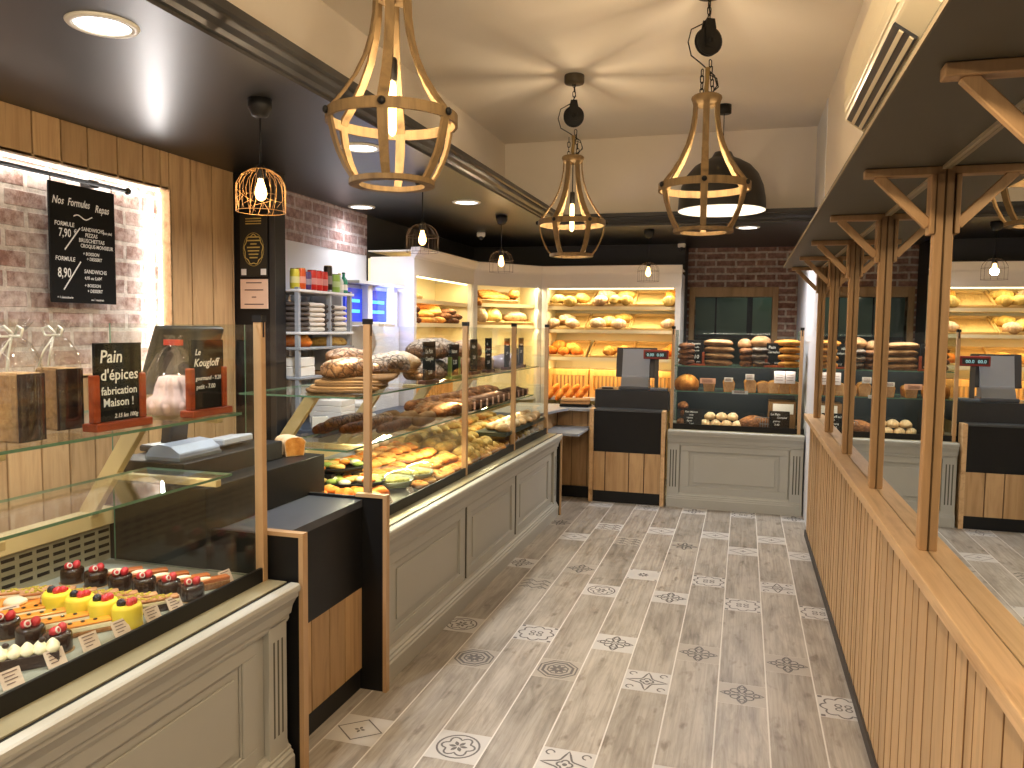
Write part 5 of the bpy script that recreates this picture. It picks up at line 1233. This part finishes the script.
def fill(loc, rz, items, where, tilt=.42):
    for k, (me, u, v, r_, lb) in enumerate(items):
        o = put('loaf', me, on_tray(loc, rz, tilt, u, v), (tilt,0,rz+r_), lb+' '+where, 'bread')
TD = .34
YC = 7.575
s8 = boule(CR_YEL, .07, .055); s8f = boule(CR_FLOUR, .075, .055); s8g = boule(CR_GOLD, .075, .058); ov = oval(CR_YEL, .09, .055, .05, 2); ovf = oval(CR_FLOUR, .09, .06, .055, 2); ovo = oval(CR_GOLD, .11, .05, .05, 3); r6 = boule(CR_ORANGE, .06, .05)
nm3 = ['left','middle','right']
cfg = [(1.715, (-1.655,-1.235,-.815), [
          [(s8,-.12,.07,0,'round yellowish loaf at left'),(s8,.0,.02,.5,'round yellowish loaf in front'),(s8,.10,.10,1,'round yellowish loaf at right')],
          [(s8f,-.12,.04,0,'round loaf front left'),(ovf,-.08,.17,.2,'white floured loaf back left'),(ov,.02,.05,1.2,'oval loaf in the centre'),(s8,.13,.05,.4,'round loaf front right'),(ov,.12,.18,.3,'oval loaf back right')],
          [(s8,.13,.03,0,'round loaf front right'),(s8g,.13,.16,.7,'round loaf back right')]], 'top'),
       (1.487, (-1.71,-1.275,-.845), [
          [(s8f,-.12,.05,0,'white floured round loaf at left'),(ovf,.0,.14,.6,'white floured loaf at the back'),(s8f,.07,.05,1,'white floured round loaf at right')],
          [(ovf,-.10,.05,.6,'floured oval loaf at left'),(s8,.0,.12,0,'round loaf in the centre'),(s8f,.10,.05,.4,'floured cut loaf at right'),(ov,.13,.19,.4,'oval loaf at the back right')],
          [(s8f,.15,.06,0,'single white floured round loaf')]], 'second'),
       (1.215, (-1.70,-1.245,-.825), [
          [(r6,-.14,.06,0,'orange roll far left'),(s8g,-.08,.16,0,'brown roll back left'),(r6,-.02,.04,1,'orange roll front centre'),(s8g,.06,.12,.6,'brown roll back centre'),(r6,.12,.05,.4,'orange roll front right')],
          [(ovo,-.02,.07,1.2,'golden oval loaf at left'),(ovo,.12,.09,1.1,'golden oval loaf at right')],
          [(r6,.12,.06,.3,'orange roll in front'),(r6,.16,.15,.9,'orange roll behind')]], 'third')]
for z, xs, sets, rowname in cfg:
    for k, x in enumerate(xs):
        loc = (x,YC,z)
        tray(loc, 0, 'sloping wicker bread tray, %s of the %s row, back cabinet' % (nm3[k], rowname), .42, .40, .33, 'wicker trays of the back cabinet')
        fill(loc, 0, sets[k], 'in the %s tray of the %s row' % (nm3[k], rowname))
# slatted baguette crates below
def crate(loc, rz, label, w=.40, h=.27, grp='slatted crates under the trays'):
    t = thing('slatted_crate', label, 'crate', loc, rz, grp)
    CRW = wood('crate_wood', srgb(206,140,62), srgb(236,180,100), 2, .5, knots=0) if 'crate_wood' not in bpy.data.materials else bpy.data.materials['crate_wood']
    MB().box((-w/2,0,h-.06), (w/2,.014,h)).build('top_rail', CRW, t, bevel=.002); MB().box((-w/2,0,0), (w/2,.014,.07)).build('bottom_rail', CRW, t, bevel=.002)
    mb = MB(); mb.box((-w/2,.0,.07), (-w/2+.035,.014,h-.06)); mb.box((w/2-.035,0,.07), (w/2,.014,h-.06)); n = 8
    for i in range(n):
        x = -w/2+.05+(w-.10)*(i+.5)/n; mb.box((x-.009,.002,.07), (x+.009,.012,h-.06))
    mb.build('slats', CRW, t)
    MB().box((-w/2,.014,0), (-w/2+.014,.24,h)).build('side_board', CRW, t); MB().box((w/2-.014,.014,0), (w/2,.24,h)).build('side_board', CRW, t); MB().box((-w/2,.226,0), (w/2,.24,h)).build('back_board', OAKD, t)
    MB().box((-w/2+.014,.014,0), (w/2-.014,.226,.01)).build('floor_board', CRW, t)
for k, x in enumerate((-1.66,-1.245,-.83)): crate((x,7.6,.83), 0, 'slatted wooden crate, %s one under the back cabinet trays' % nm3[k])
for k in range(4): put('baguette', bague(CR_ORANGE, .10, .03), (-1.78+.10*k,7.53,.86), (0,-.9,.3), 'small orange bread leaning before the left slatted crate, %s from left' % ORD[k], 'bread', 'small breads before the crates')
# left cabinet (faces +x) : local helper
def LC(u, v, z): return (-2.40-v, 5.5+u, z)
for k in range(15):
    m = M_BAG
    put('baguette', m, LC(.32+.05*(k % 9),.15+.03*(k % 3),1.525+.034*((k*2) % 3)+.05*(k//9)), (0,.10*math.sin(k),PI/2-.35+.06*(k % 4)), 'golden baguette in the heap in the left wall cabinet', 'baguette', 'baguettes in the left wall cabinet')
for k in range(8):
    put('dark_baguette', bague(CR_DARK, .13, .03) if k == 0 else bpy.data.objects['dark_baguette'].data, LC(.16+.03*k if k < 4 else .86+.08*(k-4),.12,1.525+.04*(k % 3)), (0,0,PI/2+.9 if k < 4 else 1.1), ('dark short baguette at the near end of the heap, left wall cabinet' if k < 4 else 'dark short baguette at the far end of the heap, left wall cabinet'), 'baguette', 'dark baguettes in the left wall cabinet')
tray(LC(.16,.08,1.715), PI/2, 'wicker tray at the near end of the left wall cabinet', .42, .28, .24)
put('loaf', ovo, LC(.14,.14,1.76), PI/2, 'golden loaf in the wicker tray of the left wall cabinet, lower', 'bread'); put('loaf', ovo, LC(.14,.22,1.81), PI/2+.4, 'golden loaf in the wicker tray of the left wall cabinet, upper', 'bread')
for k in range(2): crate(LC(.35+.5*k,.09,.83), PI/2, 'slatted crate under the left wall cabinet, %s' % ('nearer the camera' if k == 0 else 'farther'), .46, .33)
# corner cabinet
ca, sa = math.cos(ang), math.sin(ang)
def CC(u, v, z): return (-2.405+u*ca-v*sa, 6.86+u*sa+v*ca, z)
lo = CC(.33,.07,1.735); tray(lo, ang, 'wicker tray with baguettes in the corner cabinet', .42, .44, .2)
for k in range(4): put('baguette', bague(CR_GOLD, .16, .028) if k == 0 else bpy.data.objects[bname].data, on_tray(lo, ang, .42, -.02,.03+.045*k), (.42,0,ang+.1*k), 'golden baguette in the corner cabinet tray, %s from the front' % ORD[k], 'baguette', 'baguettes in the corner tray'); bname = [o.name for o in COL.objects if o.name.startswith('baguette')][-1]
put('loaf', oval(CR_GOLD, .10, .055, .05, 2), CC(.56,.13,1.79), ang+1.0, 'curved golden loaf at the right of the corner tray', 'bread'); put('loaf', ovo, CC(.10,.1,1.70), ang+1.2, 'golden loaf at the left end of the corner cabinet', 'bread')
for k, (u, w_) in enumerate(((.21,.33),(.57,.33))): tray(CC(u,.06,1.53), ang, 'low wicker tray in the corner cabinet, %s one' % ('left' if k == 0 else 'right'), .35, w_, .2)
put('cut_loaf', boule(CR_PALE, .085, .1), CC(.13,.10,1.55), ang, 'big cut country loaf at the left of the corner cabinet', 'bread'); put('cut_loaf', boule(CR_YEL, .085, .095), CC(.30,.11,1.55), ang+.4, 'big cut country loaf second in the corner cabinet', 'bread'); put('loaf', oval(CR_FLOUR, .13, .065, .06, 4), CC(.57,.11,1.56), ang, 'long floured loaf in the right tray of the corner cabinet', 'bread')

# ================================================================== rear till equipment
rm = thing('rear_till_monitor', 'black till screen on a grey stand seen from behind on the rear till', 'monitor', (-.92,7.03,.968), 0)
MB().obox((0,.045,.235), (.36,.03,.27), (math.radians(-10),0,0)).build('screen_housing', plain('rear_screen', (.015,.015,.017), .3), rm, bevel=.008, seg=2)
mb = MB(); mb.prism([(-.10,.0),(.07,.0),(.10,.33),(.03,.36),(-.02,.12)], (-.12,0,0), (.24,0,0), (0,1,0), (0,0,1)); mb.build('stand', GREYPL, rm, bevel=.012, seg=2)
MB().box((-.13,-.13,0), (.13,.10,.03)).build('base', plain('base_grey', srgb(70,74,80), .4), rm, bevel=.006)
cd = thing('customer_display', 'red framed customer price display on a thin pole beside the rear till screen', 'display', (-.727,6.95,.968))
MB().box((-.05,-.06,0), (.10,.06,.022)).build('base', plain('disp_base', srgb(96,112,130), .4), cd, bevel=.004)
MB().box((-.017,-.012,.02), (.017,.012,.29)).build('pole', plain('pole_dark', srgb(70,68,64), .5), cd)
MB().box((-.115,-.03,.275), (.10,.015,.355)).build('housing', plain('disp_red', srgb(128,30,28), .4), cd, bevel=.004)
MB().box((-.10,-.032,.292), (.085,-.029,.338)).build('screen', plain('disp_screen', srgb(40,36,36), .3), cd)
text(cd, '0.00', (-.085,-.0335,.30), .036, plain('disp_digits', srgb(150,200,210), .5, emis=srgb(150,200,210), es=.5)); text(cd, '0.00', (.0,-.0335,.30), .036, bpy.data.materials['disp_digits'])
t = thing('card_terminal', 'small dark card terminal at the left edge of the rear till', 'card terminal', (-1.16,6.96,.968), .2); MB().box((-.05,-.04,0), (.05,.04,.016)).build('body', DKGREY, t, bevel=.004); MB().box((-.04,-.03,.016), (.02,.03,.018)).build('keypad', GREYPL, t)
for k in range(3):
    o = MB().obox((0,0,.012), (.26,.17,.02), (0,0,0)).build('kraft_bag', KRAFT if k else BLACKM, bevel=.003); o.location = (-1.43,6.88,.806+.024*k); o.rotation_euler = (0,0,.1*k); tag(o, 'flat bag in the pile beside the rear till, %s' % ['dark bottom one','middle one','pale top one'][k], 'paper bag', 'flat bags beside the rear till')

# ================================================================== rear counter goods
ZR = 1.2; YR = 6.92
FL = [bagstack(CR_PALE), bagstack(CR_GOLD, .13, .1, .032)]
def stack(x, n, l, m, lb, dz=.05, w=.11, y=YR, r0=0):
    me = bagstack(m, l, w, .05)
    for k in range(n): put('flat_loaf', me, (x+.006*math.sin(k*2.3+x*9),y,ZR+.001+dz*k), r0+.08*math.sin(k*4+x*5), '%s, %s up' % (lb, ORD[k]), 'bread', lb)
stack(-.46, 4, .085, CR_DARK, 'loaf in the small stack at the left of the rear top shelf', .045)
stack(-.205, 4, .125, CR_TAN, 'broad flat loaf in the stack of four beside the tall sign', .056)
stack(.02, 3, .055, CR_DARK, 'narrow loaf in the stack left of the middle pile', .05)
put('round_loaf', boule(CR_TAN, .06, .05), (.01,YR,ZR+.155), .3, 'small floured round loaf on top of the narrow stack', 'bread')
stack(.145, 3, .085, CR_RYE, 'rye loaf in the pile just left of the second sign', .055)
put('round_loaf', boule(CR_TAN, .085, .06), (.135,YR,ZR+.168), .8, 'floured loaf on top of the rye pile', 'bread')
stack(.355, 4, .105, CR_GOLD, 'golden loaf in the tall stack behind the right post', .058)
put('flat_loaf', FL[0], (.30,YR+.12,ZR+.10), .4, 'flat loaf leaning behind the second sign', 'bread')
slate((-.395,6.84,ZR), 0, 'tall slate sign with many chalk lines on the rear counter at left', .135, .215, [('La Baguette',-.058,.18,.021,.1),('du Moulin',-.05,.15,.02,.1),('farine locale',-.055,.122,.018,.1),('1.10',-.045,.06,.045,.1),('pi\u00e8ce',.01,.028,.016,.1)], SIGNR, .016, True, None, CHALK, .04, .5)
slate((.245,6.84,ZR), 0, 'slate sign with a red foot on the rear counter at right', .13, .2, [('Pain',-.05,.155,.034,.1),('Cereales',-.055,.118,.026,.1),('3.10',.0,.03,.02,0)], SIGNR, .016, True, None, CHALK, .04, .3)
# middle shelf: tin loaves with tags
ZR2 = .985
tl = tinloaf(CR_GOLD, CR_TAN, .1, .046, .095)
put('round_loaf', boule(CR_GOLD, .105, .09), (-.465,YR,ZR2), 0, 'large brown round loaf at the left of the rear middle shelf', 'bread')
for k, x in enumerate((-.275,-.115,.06,.165,.25,.335,.42)):
    put('tin_loaf', tl, (x,YR+.02,ZR2), .05*math.sin(k), 'golden tin loaf on the rear middle shelf, %s from the left' % ORD[k], 'bread', 'tin loaves of the rear counter', scale=(1,1,.9+.08*(k % 3)))
def shelf_tag(x, z, w, h, col, lb, y=6.825):
    t = thing('shelf_tag', lb, 'label', (x,y,z)); MB().box((-w/2,-.001,0), (w/2,.001,h)).build('card', plain('tag_'+lb[:10], col, .7), t)
    mb = MB()
    for k in range(3): mb.box((-w*.36,-.0022,h*(.25+.22*k)), (w*.3,-.0012,h*(.25+.22*k)+.004))
    mb.build('print', INK, t)
shelf_tag(-.285, ZR2+.065, .13, .045, srgb(214,160,130), 'peach paper tag above the first tin loaf'); shelf_tag(-.115, ZR2+.085, .07, .035, srgb(214,206,198), 'small white tag above the second tin loaf')
shelf_tag(.055, ZR2+.105, .07, .05, srgb(176,168,164), 'small grey tag above the third tin loaf'); shelf_tag(.29, ZR2+.085, .085, .1, srgb(206,196,200), 'white paper tag hanging left of the right post'); shelf_tag(.375, ZR2+.085, .075, .1, srgb(200,190,194), 'white paper tag hanging right beside the post')
shelf_tag(-.02, ZR2-.012, .13, .028, srgb(220,220,222), 'white label strip on the middle shelf edge', 6.79)
# bottom deck
bn = boule(CR_PALE, .048, .042)
k = 0
for L, xs in ((0,(-.30,-.21,-.12,-.03)),(1,(-.26,-.165,-.075)),):
    for x in xs:
        put('seeded_roll', bn, (x,YR-.02+.02*L,.673+.062*L), k, 'seeded roll in the pile on the rear counter deck, %s' % ORD[k], 'roll', 'seeded rolls on the rear deck'); k += 1
for k, (x, z) in enumerate(((-.50,.673),(-.43,.673),(-.47,.75),(-.49,.82))): put('bagged_roll', boule(CR_DARK, .045, .042), (x,YR,z), k, 'dark roll in the heap at the left of the rear deck, %s' % ORD[k], 'roll', 'dark rolls at the left')
put('country_loaf', oval(CR_DARK, .13, .09, .07, 1), (.10,YR,.673), .1, 'broad brown loaf in the middle of the rear deck', 'bread')
slate((-.40,6.83,.673), 0, 'slate sign full of chalk lines standing on the rear deck at left', .15, .16, [('Pain Maison',-.065,.125,.022,.1),('noix',-.03,.1,.02,.1),('raisins',-.05,.075,.02,.1),('figues',-.05,.05,.02,.1),('2.40',-.03,.022,.022,.1)], BLACK, .01, False)
slate((.30,6.83,.673), 0, 'slate sign full of chalk lines standing on the rear deck at right', .16, .165, [('Le Pain',-.07,.13,.026,.1),('Complet',-.02,.105,.022,.1),('graines',-.05,.075,.02,.1),('3.40',-.04,.045,.024,.1)], BRW, .01, False)
t = thing('carton', 'brown carton with a pale printed label at the right of the rear deck', 'carton', (.335,7.05,.673)); MB().box((-.12,-.09,0), (.10,.1,.235)).build('box', KRAFTD, t, bevel=.003); MB().box((-.085,-.092,.13), (.08,-.0905,.215)).build('label', PAPER, t)
t = thing('wire_basket', 'small grey wire basket beside the right sign on the rear deck', 'basket', (.17,6.87,.673)); mb = MB()
for z in (.05,.105): mb.box((-.06,-.03,z), (.06,-.027,z+.006))
for i in range(7): mb.box((-.06+.02*i-.002,-.03,.0), (-.06+.02*i+.002,-.027,.11))
mb.build('grid', GREYPL, t)

# ================================================================== chalk menu board on a rail in the niche
XN = -2.83
rl = thing('hanging_rail', 'thin black rail across the top of the whitewashed brick niche', 'rail', (-2.80,1.0,2.118))
mb = MB(); mb.tube([(-2.80,-1.4,2.118),(-2.80,3.06,2.118)], .010, 10); mb.build('rod', BLACKM, rl, True)
mb = MB(); mb.tube([(-2.80,3.06,2.118),(-2.80,3.075,2.118),(-2.80,3.09,2.118)], [.010,.018,.012], 10); mb.build('finial', BLACKM, rl, True)
for y in (2.88,1.2,-.6): MB().bar((-2.86,y,2.118), (-2.80,y,2.118), .05, .03).build('bracket', BLACKM, rl, True)
bd = thing('menu_board', 'hanging black chalk menu board with set meal prices on the brick niche', 'menu board', (-2.79,2.80,1.585), PI/2)
MB().box((-.178,-.004,0), (.178,.006,.505)).build('board', CHALK, bd, bevel=.002)
for x in (-.165,.165):
    mb = MB(); mb.tube([(x,0,.50),(x,0,.515),(x+.004,.006,.53),(x,.012,.545)], .0025, 6); mb.build('hook', BLACKM, bd)
for s, x, z, sz, sh, sx in (('Nos',-.165,.415,.046,.3,.75),('Formules',-.085,.415,.046,.3,.68),('Repas',.062,.405,.046,.3,.72),
     ('FORMULE',-.155,.325,.026,.1,.9),('7,90',-.135,.28,.05,.05,.75),('\u20ac',-.055,.298,.026,0,.9),('SANDWICHS',-.015,.315,.024,.05,.9),('(pain plat)',.105,.313,.016,.2,.8),('PIZZAS',.005,.290,.024,.05,.9),('BRUSCHETTAS',-.03,.266,.024,.05,.9),('CROQUE-MONSIEUR',-.022,.243,.023,.05,.85),
     ('+ BOISSON',-.01,.21,.020,.1,.9),('+ DESSERT',.01,.188,.020,.1,.9),('FORMULE',-.155,.178,.026,.1,.9),('8,90',-.145,.108,.058,.05,.7),('SANDWICHS',-.005,.132,.024,.05,.9),('4,95 ou 5,60\u20ac',-.005,.105,.019,.2,.9),
     ('+ BOISSON',-.005,.072,.020,.1,.9),('+ DESSERT',.01,.048,.020,.1,.9),('+ 1 viennoiserie',-.15,.018,.014,.1,.9),('ou 1 macaron',.03,.012,.014,.1,.9)):
    text(bd, s, (x,-.0048,z), sz, None, sh, sx=sx)
mb = MB()
mb.bar((-.105,-.0048,.225), (-.022,-.0048,.325), .006, .0006, side=(0,1,0)); mb.bar((-.115,-.0048,.055), (-.022,-.0048,.18), .006, .0006, side=(0,1,0))
mb.ribbon([(-.055+.0085*i, .372+.008*math.sin(i*.62)) for i in range(13)], .005, 0, False, 0, lambda p: (p[0],-.0048,p[1]))
mb.build('chalk_stroke', CHALKW, bd)
